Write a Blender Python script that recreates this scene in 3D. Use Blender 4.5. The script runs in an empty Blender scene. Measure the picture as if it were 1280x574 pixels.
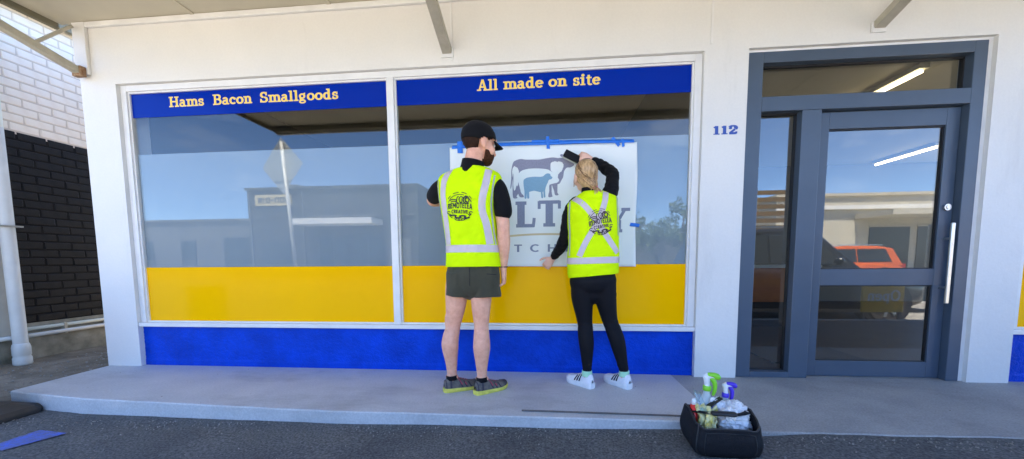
import bpy, bmesh, math, random
from mathutils import Vector, Matrix, noise
from mathutils.bvhtree import BVHTree

# ------------------------------------------------------------------ camera, sky, sun, exposure
scene = bpy.context.scene
C = scene.collection
rad = math.radians
W_PX, F_PX, PP_Y, H_PX = 1280.0, 470.0, 365.8, 574.0
yaw, pitch, roll = 0.0921, 0.0840, -0.00776
fwd = Vector((-math.sin(yaw)*math.cos(pitch), math.cos(yaw)*math.cos(pitch), -math.sin(pitch)))
rgt = Vector((math.cos(yaw), math.sin(yaw), 0)); upv = rgt.cross(fwd)
r2 = rgt*math.cos(roll) + upv*math.sin(roll); u2 = -rgt*math.sin(roll) + upv*math.cos(roll)
cam_d = bpy.data.cameras.new('camera'); cam = bpy.data.objects.new('camera', cam_d); C.objects.link(cam)
cam.matrix_world = Matrix(((r2.x, u2.x, -fwd.x, 0.0), (r2.y, u2.y, -fwd.y, -3.10), (r2.z, u2.z, -fwd.z, 0.947), (0, 0, 0, 1)))
cam_d.sensor_fit = 'HORIZONTAL'; cam_d.sensor_width = 36.0; cam_d.lens = 36.0*F_PX/W_PX
cam_d.shift_y = (PP_Y - H_PX/2)/W_PX
cam_d.clip_start = 0.05; cam_d.clip_end = 3000
scene.camera = cam

SUN_EL, SUN_AZ = rad(71), rad(-14)        # azimuth from +y (behind the shop) towards +x
sd = Vector((math.sin(SUN_AZ)*math.cos(SUN_EL), math.cos(SUN_AZ)*math.cos(SUN_EL), math.sin(SUN_EL)))
w = bpy.data.worlds.new('World'); scene.world = w; w.use_nodes = True
nt = w.node_tree; nt.nodes.clear()
sky = nt.nodes.new('ShaderNodeTexSky'); sky.sky_type = 'NISHITA'; sky.sun_disc = False
sky.sun_elevation = SUN_EL; sky.sun_rotation = SUN_AZ; sky.air_density = 0.8; sky.dust_density = 0.0; sky.ozone_density = 7.0; sky.altitude = 1800
bg = nt.nodes.new('ShaderNodeBackground'); bg.inputs['Strength'].default_value = 0.118
wo = nt.nodes.new('ShaderNodeOutputWorld')
tc = nt.nodes.new('ShaderNodeTexCoord'); mp = nt.nodes.new('ShaderNodeMapping'); mp.inputs['Scale'].default_value = (2.2, 2.2, 7)
mp.inputs['Rotation'].default_value = (0.25, 0.2, 0.5)
nz = nt.nodes.new('ShaderNodeTexNoise'); nz.inputs['Scale'].default_value = 1.6; nz.inputs['Detail'].default_value = 7; nz.inputs['Roughness'].default_value = 0.6
cr = nt.nodes.new('ShaderNodeValToRGB'); cr.color_ramp.elements[0].position = 0.52; cr.color_ramp.elements[1].position = 0.80
mm = nt.nodes.new('ShaderNodeMath'); mm.operation = 'MULTIPLY'; mm.inputs[1].default_value = 0.28
mx = nt.nodes.new('ShaderNodeMix'); mx.data_type = 'RGBA'; mx.inputs['B'].default_value = (7.5, 7.8, 8.2, 1)
L = nt.links.new
L(tc.outputs['Generated'], mp.inputs['Vector']); L(mp.outputs[0], nz.inputs['Vector']); L(nz.outputs['Fac'], cr.inputs[0])
L(cr.outputs[0], mm.inputs[0]); L(mm.outputs[0], mx.inputs['Factor']); L(sky.outputs[0], mx.inputs['A'])
L(mx.outputs['Result'], bg.inputs['Color']); L(bg.outputs[0], wo.inputs['Surface'])
sl = bpy.data.lights.new('sun', 'SUN'); sl.energy = 5.0; sl.angle = rad(0.53); sl.color = (1.0, 0.92, 0.79)
so = bpy.data.objects.new('sun', sl); C.objects.link(so); so.rotation_euler = sd.to_track_quat('Z', 'Y').to_euler(); so.location = (0, 4, 12)
scene.view_settings.view_transform = 'Standard'; scene.view_settings.look = 'None'
scene.view_settings.gamma = 1.0; scene.view_settings.exposure = 2.95; scene.view_settings.use_curve_mapping = False
scene.cycles.max_bounces = 10; scene.cycles.transparent_max_bounces = 16
scene.cycles.caustics_reflective = False; scene.cycles.caustics_refractive = False
random.seed(7)

# ------------------------------------------------------------------ materials
MATS = {}
def mat(name, col, rough=0.6, var=0.0, vscale=8.0, bump=0.0, bscale=60.0, metal=0.0, spec=0.5, col2=None, detail=4.0, sss=0.0, aniso=None, coat=0.0, sheen=0.0, emit=0.0, fine=0.0, stain=None):
    """Principled material; colour drifts between col and col2 (or +-var) with object-space noise, bump is a second noise."""
    if name in MATS: return MATS[name]
    m = bpy.data.materials.new(name); m.use_nodes = True; MATS[name] = m
    t = m.node_tree; b = t.nodes['Principled BSDF']; ln = t.links.new
    b.inputs['Roughness'].default_value = rough; b.inputs['Metallic'].default_value = metal
    b.inputs['Specular IOR Level'].default_value = spec
    b.inputs['Base Color'].default_value = (*col, 1)
    if coat: b.inputs['Coat Weight'].default_value = coat; b.inputs['Coat Roughness'].default_value = 0.06
    if sheen: b.inputs['Sheen Weight'].default_value = sheen
    if sss:
        b.inputs['Subsurface Weight'].default_value = sss; b.inputs['Subsurface Radius'].default_value = (0.010, 0.004, 0.002); b.inputs['Subsurface Scale'].default_value = 0.6
    if emit: b.inputs['Emission Color'].default_value = (*col, 1); b.inputs['Emission Strength'].default_value = emit
    co = t.nodes.new('ShaderNodeTexCoord')
    src = co.outputs['Object']
    if aniso:
        mpn = t.nodes.new('ShaderNodeMapping'); mpn.inputs['Scale'].default_value = aniso; ln(src, mpn.inputs['Vector']); src = mpn.outputs[0]
    if var or col2:
        n = t.nodes.new('ShaderNodeTexNoise'); n.inputs['Scale'].default_value = vscale; n.inputs['Detail'].default_value = detail; n.inputs['Roughness'].default_value = 0.62
        ln(src, n.inputs['Vector'])
        r = t.nodes.new('ShaderNodeValToRGB'); r.color_ramp.elements[0].position = 0.32; r.color_ramp.elements[1].position = 0.68
        c0 = tuple(max(0, c*(1-var)) for c in col); c1 = col2 if col2 else tuple(min(1, c*(1+var)) for c in col)
        r.color_ramp.elements[0].color = (*c0, 1); r.color_ramp.elements[1].color = (*c1, 1)
        ln(n.outputs['Fac'], r.inputs[0]); out = r.outputs[0]
        if fine:
            n3 = t.nodes.new('ShaderNodeTexNoise'); n3.inputs['Scale'].default_value = vscale*38; n3.inputs['Detail'].default_value = 3; ln(co.outputs['Object'], n3.inputs['Vector'])
            r3 = t.nodes.new('ShaderNodeValToRGB'); r3.color_ramp.elements[0].position = .35; r3.color_ramp.elements[1].position = .68
            r3.color_ramp.elements[0].color = (1-fine, 1-fine, 1-fine, 1); r3.color_ramp.elements[1].color = (1+fine, 1+fine, 1+fine, 1)
            ln(n3.outputs['Fac'], r3.inputs[0])
            q = t.nodes.new('ShaderNodeMix'); q.data_type = 'RGBA'; q.blend_type = 'MULTIPLY'; q.inputs['Factor'].default_value = 1
            ln(out, q.inputs['A']); ln(r3.outputs[0], q.inputs['B']); out = q.outputs['Result']
        if stain:
            sc, ss, s0, s1, sa = stain
            ms = t.nodes.new('ShaderNodeMapping'); ms.inputs['Scale'].default_value = ss; ms.inputs['Location'].default_value = (3.3, 1.7, 0.4); ln(co.outputs['Object'], ms.inputs['Vector'])
            n4 = t.nodes.new('ShaderNodeTexNoise'); n4.inputs['Scale'].default_value = 1.0; n4.inputs['Detail'].default_value = 9; n4.inputs['Roughness'].default_value = 0.68; ln(ms.outputs[0], n4.inputs['Vector'])
            mr = t.nodes.new('ShaderNodeMapRange'); mr.inputs['From Min'].default_value = s0; mr.inputs['From Max'].default_value = s1; mr.inputs['To Max'].default_value = sa; ln(n4.outputs['Fac'], mr.inputs['Value'])
            q2 = t.nodes.new('ShaderNodeMix'); q2.data_type = 'RGBA'; q2.inputs['B'].default_value = (*sc, 1); ln(mr.outputs[0], q2.inputs['Factor']); ln(out, q2.inputs['A']); out = q2.outputs['Result']
        ln(out, b.inputs['Base Color'])
    if bump:
        n2 = t.nodes.new('ShaderNodeTexNoise'); n2.inputs['Scale'].default_value = bscale; n2.inputs['Detail'].default_value = 5; n2.inputs['Roughness'].default_value = 0.6
        ln(src, n2.inputs['Vector'])
        bp = t.nodes.new('ShaderNodeBump'); bp.inputs['Strength'].default_value = bump; bp.inputs['Distance'].default_value = 0.01
        ln(n2.outputs['Fac'], bp.inputs['Height']); ln(bp.outputs[0], b.inputs['Normal'])
    return m

def glass_mat(name, f0=0.045, tint=(1, 1, 1), rough=0.0):
    m = bpy.data.materials.new(name); m.use_nodes = True; MATS[name] = m
    t = m.node_tree; t.nodes.clear(); ln = t.links.new
    lw = t.nodes.new('ShaderNodeLayerWeight'); lw.inputs['Blend'].default_value = 0.5
    p = t.nodes.new('ShaderNodeMath'); p.operation = 'POWER'; p.inputs[1].default_value = 5
    a = t.nodes.new('ShaderNodeMath'); a.operation = 'MULTIPLY_ADD'; a.inputs[1].default_value = 1-f0; a.inputs[2].default_value = f0
    tr = t.nodes.new('ShaderNodeBsdfTransparent'); tr.inputs['Color'].default_value = (*tint, 1)
    gl = t.nodes.new('ShaderNodeBsdfGlossy'); gl.inputs['Roughness'].default_value = rough
    ms = t.nodes.new('ShaderNodeMixShader'); o = t.nodes.new('ShaderNodeOutputMaterial')
    ln(lw.outputs['Facing'], p.inputs[0]); ln(p.outputs[0], a.inputs[0]); ln(a.outputs[0], ms.inputs['Fac'])
    ln(tr.outputs[0], ms.inputs[1]); ln(gl.outputs[0], ms.inputs[2]); ln(ms.outputs[0], o.inputs['Surface'])
    # faint waviness of a large pane
    co = t.nodes.new('ShaderNodeTexCoord'); n = t.nodes.new('ShaderNodeTexNoise'); n.inputs['Scale'].default_value = 1.3; n.inputs['Detail'].default_value = 1
    bp = t.nodes.new('ShaderNodeBump'); bp.inputs['Strength'].default_value = 0.003; bp.inputs['Distance'].default_value = 0.01
    ln(co.outputs['Object'], n.inputs['Vector']); ln(n.outputs['Fac'], bp.inputs['Height']); ln(bp.outputs[0], gl.inputs['Normal'])
    return m

M = {}
M['wall'] = mat('painted_wall', (0.69, 0.68, 0.655), 0.55, col2=(0.735, 0.72, 0.69), vscale=1.6, bump=0.16, bscale=26, detail=6, fine=0.015, stain=((0.40, 0.385, 0.36), (2.5, 2.5, .5), .56, .80, .38))
M['trim'] = mat('white_trim', (0.74, 0.735, 0.72), 0.38, var=0.05, vscale=6, bump=0.04, bscale=40)
M['blue_stucco'] = mat('blue_stucco', (0.0008, 0.052, 0.50), 0.45, var=0.2, vscale=5, bump=0.8, bscale=70, spec=0.10)
M['soffit'] = mat('soffit_sheet', (0.54, 0.495, 0.385), 0.6, var=0.06, vscale=2, bump=0.05, bscale=20)
M['steel_cream'] = mat('cream_steel', (0.43, 0.40, 0.32), 0.45, var=0.12, vscale=9, bump=0.05, bscale=60)
M['rust'] = mat('rusty_paint', (0.40, 0.30, 0.18), 0.8, col2=(0.18, 0.07, 0.025), vscale=22, bump=0.3, bscale=80)
M['door_grey'] = mat('slate_powdercoat', (0.062, 0.088, 0.128), 0.38, var=0.06, vscale=3, bump=0.02, bscale=200)
M['gasket'] = mat('black_gasket', (0.012, 0.012, 0.014), 0.5)
M['steel'] = mat('brushed_steel', (0.62, 0.62, 0.60), 0.28, metal=1.0, var=0.05, vscale=30, aniso=(20, 20, 1))
M['glass'] = glass_mat('window_glass', 0.056, (0.97, 0.985, 0.98))
M['doorglass'] = glass_mat('door_glass', 0.10, (0.93, 0.95, 0.94))
M['v_blue'] = mat('blue_vinyl', (0.001, 0.024, 0.32), 0.12, spec=0.10)
M['v_yellow'] = mat('yellow_vinyl', (1.0, 0.50, 0.0), 0.13, spec=0.05, var=0.03, vscale=1.2)
M['v_grey'] = mat('frosted_grey_film', (0.225, 0.275, 0.325), 0.7, var=0.04, vscale=1.0)
M['gold'] = mat('gold_lettering', (0.93, 0.62, 0.07), 0.45, var=0.06, vscale=30)
M['pale'] = mat('pale_letter_edge', (0.86, 0.78, 0.48), 0.5)
M['num_blue'] = mat('number_blue', (0.025, 0.075, 0.36), 0.45)
M['step'] = mat('painted_step', (0.47, 0.475, 0.485), 0.6, col2=(0.57, 0.565, 0.56), vscale=2.2, bump=0.18, bscale=70, detail=8, fine=0.09, stain=((0.22, 0.215, 0.205), (1.4, 3.2, 2), .52, .78, .55))
M['entry'] = mat('entry_concrete', (0.27, 0.27, 0.265), 0.7, col2=(0.37, 0.36, 0.345), vscale=2.6, bump=0.25, bscale=90, detail=8, fine=0.14, stain=((0.13, 0.125, 0.12), (1.2, 2.6, 2), .5, .75, .55))
M['brick_cream'] = mat('cream_brick_paint', (0.86, 0.72, 0.56), 0.7, col2=(0.92, 0.81, 0.67), vscale=9, bump=0.35, bscale=60)
M['brick_black'] = mat('black_brick_paint', (0.0075, 0.0065, 0.0065), 0.6, spec=0.25, var=0.35, vscale=12, bump=0.35, bscale=60)
M['mortar_cream'] = mat('cream_mortar', (0.66, 0.54, 0.42), 0.85, bump=0.2, bscale=120)
M['mortar_black'] = mat('black_mortar', (0.007, 0.006, 0.006), 0.8, spec=0.2, bump=0.2, bscale=120)
M['render_beige'] = mat('beige_render', (0.44, 0.43, 0.38), 0.8, col2=(0.34, 0.32, 0.27), vscale=2.3, bump=0.2, bscale=40)
M['plinth'] = mat('stained_plinth', (0.10, 0.095, 0.065), 0.85, col2=(0.36, 0.34, 0.28), vscale=3.5, bump=0.3, bscale=30, detail=8)
M['pvc'] = mat('white_pipe', (0.60, 0.60, 0.57), 0.45, var=0.08, vscale=4)
M['pvc_cream'] = mat('cream_pipe', (0.74, 0.72, 0.58), 0.4, var=0.04, vscale=4)
M['olive_dark'] = mat('dark_eave', (0.17, 0.155, 0.10), 0.6, var=0.1, vscale=5)
M['eave_grey'] = mat('eave_grey', (0.09, 0.085, 0.09), 0.5)
M['soil'] = mat('alley_soil', (0.11, 0.085, 0.055), 0.95, col2=(0.26, 0.215, 0.155), vscale=5, bump=0.8, bscale=45, detail=9, fine=0.2)
M['paper'] = mat('transfer_paper', (0.76, 0.79, 0.77), 0.55, var=0.015, vscale=2, bump=0.06, bscale=9)
M['paper_hi'] = mat('paper_reverse', (0.74, 0.79, 0.77), 0.55)
M['mauve'] = mat('mauve_ink', (0.235, 0.235, 0.315), 0.6, var=0.10, vscale=90)
M['slate_ink'] = mat('slate_ink', (0.20, 0.225, 0.32), 0.6, var=0.08, vscale=90)
M['sheep'] = mat('sheep_blue_ink', (0.20, 0.36, 0.49), 0.6, var=0.05, vscale=70)
M['arc_gold'] = mat('sand_ink', (0.60, 0.50, 0.30), 0.6)
M['tape_blue'] = mat('blue_masking_tape', (0.015, 0.17, 0.68), 0.55, var=0.10, vscale=30, bump=0.15, bscale=120)
M['black_fabric'] = mat('black_fabric', (0.0065, 0.0065, 0.008), 0.85, bump=0.3, bscale=250, sheen=0.03, spec=0.15)
M['bag_fabric'] = mat('bag_fabric', (0.006, 0.0065, 0.009), 0.7, spec=0.25, bump=0.35, bscale=160, var=0.3, vscale=30)
M['hiviz'] = mat('hi_vis_yellow', (0.64, 0.90, 0.001), 0.75, var=0.03, vscale=6, bump=0.10, bscale=320, spec=0.1)
M['reflective'] = mat('reflective_tape', (0.56, 0.475, 0.475), 0.42, var=0.05, vscale=14, bump=0.12, bscale=400, spec=0.6)
M['trimgrey'] = mat('grey_binding', (0.42, 0.45, 0.40), 0.6)
M['print_black'] = mat('black_print', (0.010, 0.016, 0.010), 0.6)
M['print_maroon'] = mat('dark_print', (0.045, 0.02, 0.03), 0.6)
M['shorts'] = mat('olive_shorts', (0.046, 0.042, 0.022), 0.85, var=0.15, vscale=10, bump=0.25, bscale=180, sheen=0.1)
M['leggings'] = mat('black_leggings', (0.0045, 0.005, 0.008), 0.7, bump=0.1, bscale=260, spec=0.18)
M['skin_m'] = mat('skin_tanned', (0.84, 0.45, 0.30), 0.55, col2=(0.70, 0.33, 0.215), vscale=26, bump=0.15, bscale=140, sss=0.12)
M['skin_leg'] = M['skin_m']
M['skin_w'] = mat('skin_fair', (0.78, 0.47, 0.35), 0.5, var=0.07, vscale=16, bump=0.06, bscale=160, sss=0.12)
M['hair_brown'] = mat('brown_hair', (0.030, 0.013, 0.007), 0.6, spec=0.12, var=0.5, vscale=60, bump=0.6, bscale=200, aniso=(1, 1, .3))
M['beard'] = mat('reddish_beard', (0.060, 0.023, 0.011), 0.65, spec=0.12, var=0.5, vscale=80, bump=0.7, bscale=260)
M['hair_blond'] = mat('blond_hair', (0.32, 0.175, 0.065), 0.34, col2=(0.70, 0.46, 0.23), vscale=90, bump=0.3, bscale=160, aniso=(1, 1, .18))
M['eye'] = mat('eye_white', (0.75, 0.73, 0.70), 0.2)
M['white_shoe'] = mat('white_trainer', (0.74, 0.74, 0.77), 0.5, var=0.05, vscale=25, bump=0.2, bscale=200)
M['white_sole'] = mat('white_rubber', (0.72, 0.73, 0.74), 0.5, var=0.05, vscale=20)
M['mint'] = mat('mint_sock', (0.40, 0.72, 0.48), 0.8, bump=0.2, bscale=300)
M['shoe_grey'] = mat('grey_runner_mesh', (0.17, 0.15, 0.125), 0.75, col2=(0.07, 0.06, 0.06), vscale=22, bump=0.5, bscale=220)
M['shoe_dark'] = mat('dark_runner_overlay', (0.035, 0.028, 0.042), 0.6, bump=0.2, bscale=200)
M['yellow_sole'] = mat('yellow_runner_sole', (0.66, 0.60, 0.10), 0.55, var=0.2, vscale=25)
M['red_lace'] = mat('red_lace', (0.40, 0.05, 0.08), 0.7)
M['asphalt'] = mat('footpath_asphalt', (0.085, 0.084, 0.083), 0.85, col2=(0.140, 0.135, 0.126), vscale=2.2, bump=1.0, bscale=110, detail=9, fine=0.5, stain=((0.25, 0.245, 0.235), (3.1, 3.6, 3), .63, .74, .5))
M['road'] = mat('road_asphalt', (0.25, 0.23, 0.20), 0.85, var=0.12, vscale=2, bump=0.6, bscale=90)
M['kerb'] = mat('kerb_concrete', (0.40, 0.39, 0.36), 0.8, var=0.12, vscale=4, bump=0.2, bscale=60)
M['far_ground'] = mat('far_ground', (0.16, 0.15, 0.12), 0.9, var=0.2, vscale=0.3)
M['mark_blue'] = mat('blue_spray_paint', (0.085, 0.16, 0.70), 0.8, col2=(0.13, 0.14, 0.22), vscale=34, detail=9, bump=1.0, bscale=110)
M['rubber'] = mat('black_rubber', (0.035, 0.030, 0.026), 0.55, var=0.25, vscale=9, bump=0.15, bscale=60)
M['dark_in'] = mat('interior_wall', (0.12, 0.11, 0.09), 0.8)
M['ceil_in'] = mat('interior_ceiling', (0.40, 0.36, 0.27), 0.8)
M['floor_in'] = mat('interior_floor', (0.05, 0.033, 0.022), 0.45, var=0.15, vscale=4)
M['tube'] = mat('lit_tube', (1.0, 0.82, 0.50), 0.4, emit=1.8)
M['fixture'] = mat('lamp_fixture', (0.55, 0.50, 0.40), 0.5)

# ------------------------------------------------------------------ mesh helpers
class MB:
    def __init__(s): s.v = []; s.f = []
    def add(s, vs, fs):
        o = len(s.v); s.v += [tuple(p) for p in vs]; s.f += [tuple(i+o for i in f) for f in fs]; return s
    def box(s, x0, x1, y0, y1, z0, z1):
        return s.add([(x0,y0,z0),(x1,y0,z0),(x1,y1,z0),(x0,y1,z0),(x0,y0,z1),(x1,y0,z1),(x1,y1,z1),(x0,y1,z1)],
                     [(0,3,2,1),(4,5,6,7),(0,1,5,4),(1,2,6,5),(2,3,7,6),(3,0,4,7)])
    def bar(s, a, b, w, h, up=(0,0,1)):
        a = Vector(a); b = Vector(b); t = (b-a).normalized(); sd_ = t.cross(Vector(up))
        if sd_.length < 1e-4: sd_ = t.cross(Vector((1,0,0)))
        sd_.normalize(); n = sd_.cross(t)
        vs = []
        for p in (a, b):
            for i, j in ((-1,-1),(1,-1),(1,1),(-1,1)): vs.append(p + sd_*w/2*i + n*h/2*j)
        return s.add(vs, [(3,2,1,0),(4,5,6,7),(0,1,5,4),(1,2,6,5),(2,3,7,6),(3,0,4,7)])
    def cyl(s, a, b, r, n=16, r2=None, cap=True):
        a = Vector(a); b = Vector(b); t = (b-a).normalized(); e = Vector((0,0,1)) if abs(t.z) < .9 else Vector((1,0,0))
        x = t.cross(e).normalized(); y = t.cross(x); r2 = r if r2 is None else r2
        vs = [a + (x*math.cos(2*math.pi*i/n) + y*math.sin(2*math.pi*i/n))*r for i in range(n)] + \
             [b + (x*math.cos(2*math.pi*i/n) + y*math.sin(2*math.pi*i/n))*r2 for i in range(n)]
        fs = [(i, n+i, n+(i+1)%n, (i+1)%n) for i in range(n)]
        if cap: fs += [tuple(range(n)), tuple(reversed(range(n, 2*n)))]
        return s.add(vs, fs)
    def lathe(s, prof, n=20, o=(0,0,0)):
        vs = []; fs = []
        for r, z in prof:
            for i in range(n): vs.append((o[0]+r*math.cos(2*math.pi*i/n), o[1]+r*math.sin(2*math.pi*i/n), o[2]+z))
        k = len(prof)
        for j in range(k-1):
            for i in range(n): fs.append((j*n+i, j*n+(i+1)%n, (j+1)*n+(i+1)%n, (j+1)*n+i))
        fs += [tuple(reversed(range(n))), tuple(range((k-1)*n, k*n))]
        return s.add(vs, fs)
    def ell(s, c, r, n=20, m=12, R=None):
        vs = []; fs = []
        for j in range(1, m):
            ph = math.pi*j/m
            for i in range(n):
                th = 2*math.pi*i/n
                p = Vector((r[0]*math.sin(ph)*math.cos(th), r[1]*math.sin(ph)*math.sin(th), r[2]*math.cos(ph)))
                vs.append(p)
        vs += [Vector((0,0,r[2])), Vector((0,0,-r[2]))]
        for j in range(m-2):
            for i in range(n): fs.append((j*n+i, (j+1)*n+i, (j+1)*n+(i+1)%n, j*n+(i+1)%n))
        T, B = len(vs)-2, len(vs)-1
        for i in range(n): fs.append((T, i, (i+1)%n)); fs.append((B, (m-2)*n+(i+1)%n, (m-2)*n+i))
        vs = [(R @ p if R else p) + Vector(c) for p in vs]
        return s.add(vs, fs)
    def tube(s, ctrl, n=18, side=(1,0,0), sub=5, cap=True):
        """closed loft: ctrl = [(x,y,z, rx, ry)], rx along `side`; Catmull-Rom between the controls, rounded ends."""
        P = [tuple(c) if len(c) == 5 else (*c, c[3]) for c in ctrl]
        Q = []
        for i in range(len(P)-1):
            p0 = P[max(i-1,0)]; p1 = P[i]; p2 = P[i+1]; p3 = P[min(i+2,len(P)-1)]
            for k in range(sub):
                t = k/sub
                Q.append([0.5*((2*p1[d]) + (-p0[d]+p2[d])*t + (2*p0[d]-5*p1[d]+4*p2[d]-p3[d])*t*t + (-p0[d]+3*p1[d]-3*p2[d]+p3[d])*t**3) for d in range(5)])
        Q.append(list(P[-1]))
        rings = []; side = Vector(side)
        cs = [Vector(q[:3]) for q in Q]
        for i, q in enumerate(Q):
            t = (cs[min(i+1,len(cs)-1)] - cs[max(i-1,0)]).normalized()
            a = (side - t*side.dot(t)).normalized(); b = t.cross(a)
            rings.append((cs[i], t, a, b, q[3], q[4]))
        if cap:
            c, t, a, b, rx, ry = rings[0]; pre = [(c - t*min(rx,ry)*math.sin(k), t, a, b, rx*math.cos(k), ry*math.cos(k)) for k in (1.35, .95, .5)]
            c, t, a, b, rx, ry = rings[-1]; post = [(c + t*min(rx,ry)*math.sin(k), t, a, b, rx*math.cos(k), ry*math.cos(k)) for k in (.5, .95, 1.35)]
            rings = pre + rings + post
        vs = []
        for c, t, a, b, rx, ry in rings:
            for i in range(n): th = 2*math.pi*i/n; vs.append(c + a*rx*math.cos(th) + b*ry*math.sin(th))
        k = len(rings); fs = []
        for j in range(k-1):
            for i in range(n): fs.append((j*n+i, j*n+(i+1)%n, (j+1)*n+(i+1)%n, (j+1)*n+i))
        fs += [tuple(reversed(range(n))), tuple(range((k-1)*n, k*n))]
        return s.add(vs, fs)
    def mesh(s, name):
        me = bpy.data.meshes.new(name); me.from_pydata([tuple(v) for v in s.v], [], s.f); me.update(); return me
    def build(s, name, m, parent=None, smooth=False, bevel=0.0, fix=False):
        me = s.mesh(name)
        if fix:
            bm = bmesh.new(); bm.from_mesh(me); bmesh.ops.recalc_face_normals(bm, faces=bm.faces); bm.to_mesh(me); bm.free()
        return put(name, me, m, parent, smooth, bevel)

def put(name, me, m, parent=None, smooth=False, bevel=0.0):
    me.materials.clear(); me.materials.append(m)
    if smooth: me.polygons.foreach_set('use_smooth', [True]*len(me.polygons))
    o = bpy.data.objects.new(name, me); C.objects.link(o)
    if parent: o.parent = parent; o.matrix_parent_inverse = parent.matrix_basis.inverted()
    if bevel:
        b = o.modifiers.new('bevel', 'BEVEL'); b.width = bevel; b.segments = 2; b.limit_method = 'ANGLE'
    return o
def box(name, m, parent, x0, x1, y0, y1, z0, z1, bevel=0.0): return MB().box(x0,x1,y0,y1,z0,z1).build(name, m, parent, bevel=bevel)
def tag(o, label=None, cat=None, group=None, kind=None):
    if label: o['label'] = label
    if cat: o['category'] = cat
    if group: o['group'] = group
    if kind: o['kind'] = kind
    return o
def thing(name, label, cat, loc=(0,0,0), rz=0.0, group=None):
    o = bpy.data.objects.new(name, None); C.objects.link(o); o.empty_display_size = 0.1
    o.location = loc; o.rotation_euler = (0, 0, rz)
    return tag(o, label, cat, group)
def pick(parent, o):           # parent keeping world coordinates equal to local ones given in parent's frame
    o.parent = parent; return o
def remesh(mb, voxel, smooth=3, name='body'):
    me = mb.mesh(name); o = bpy.data.objects.new('tmp', me); C.objects.link(o)
    r = o.modifiers.new('r', 'REMESH'); r.mode = 'VOXEL'; r.voxel_size = voxel; r.use_smooth_shade = True
    if smooth: s_ = o.modifiers.new('s', 'SMOOTH'); s_.factor = 0.5; s_.iterations = smooth
    dg = bpy.context.evaluated_depsgraph_get(); ev = o.evaluated_get(dg); out = bpy.data.meshes.new_from_object(ev)
    bpy.data.objects.remove(o); out.name = name; return out

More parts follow.
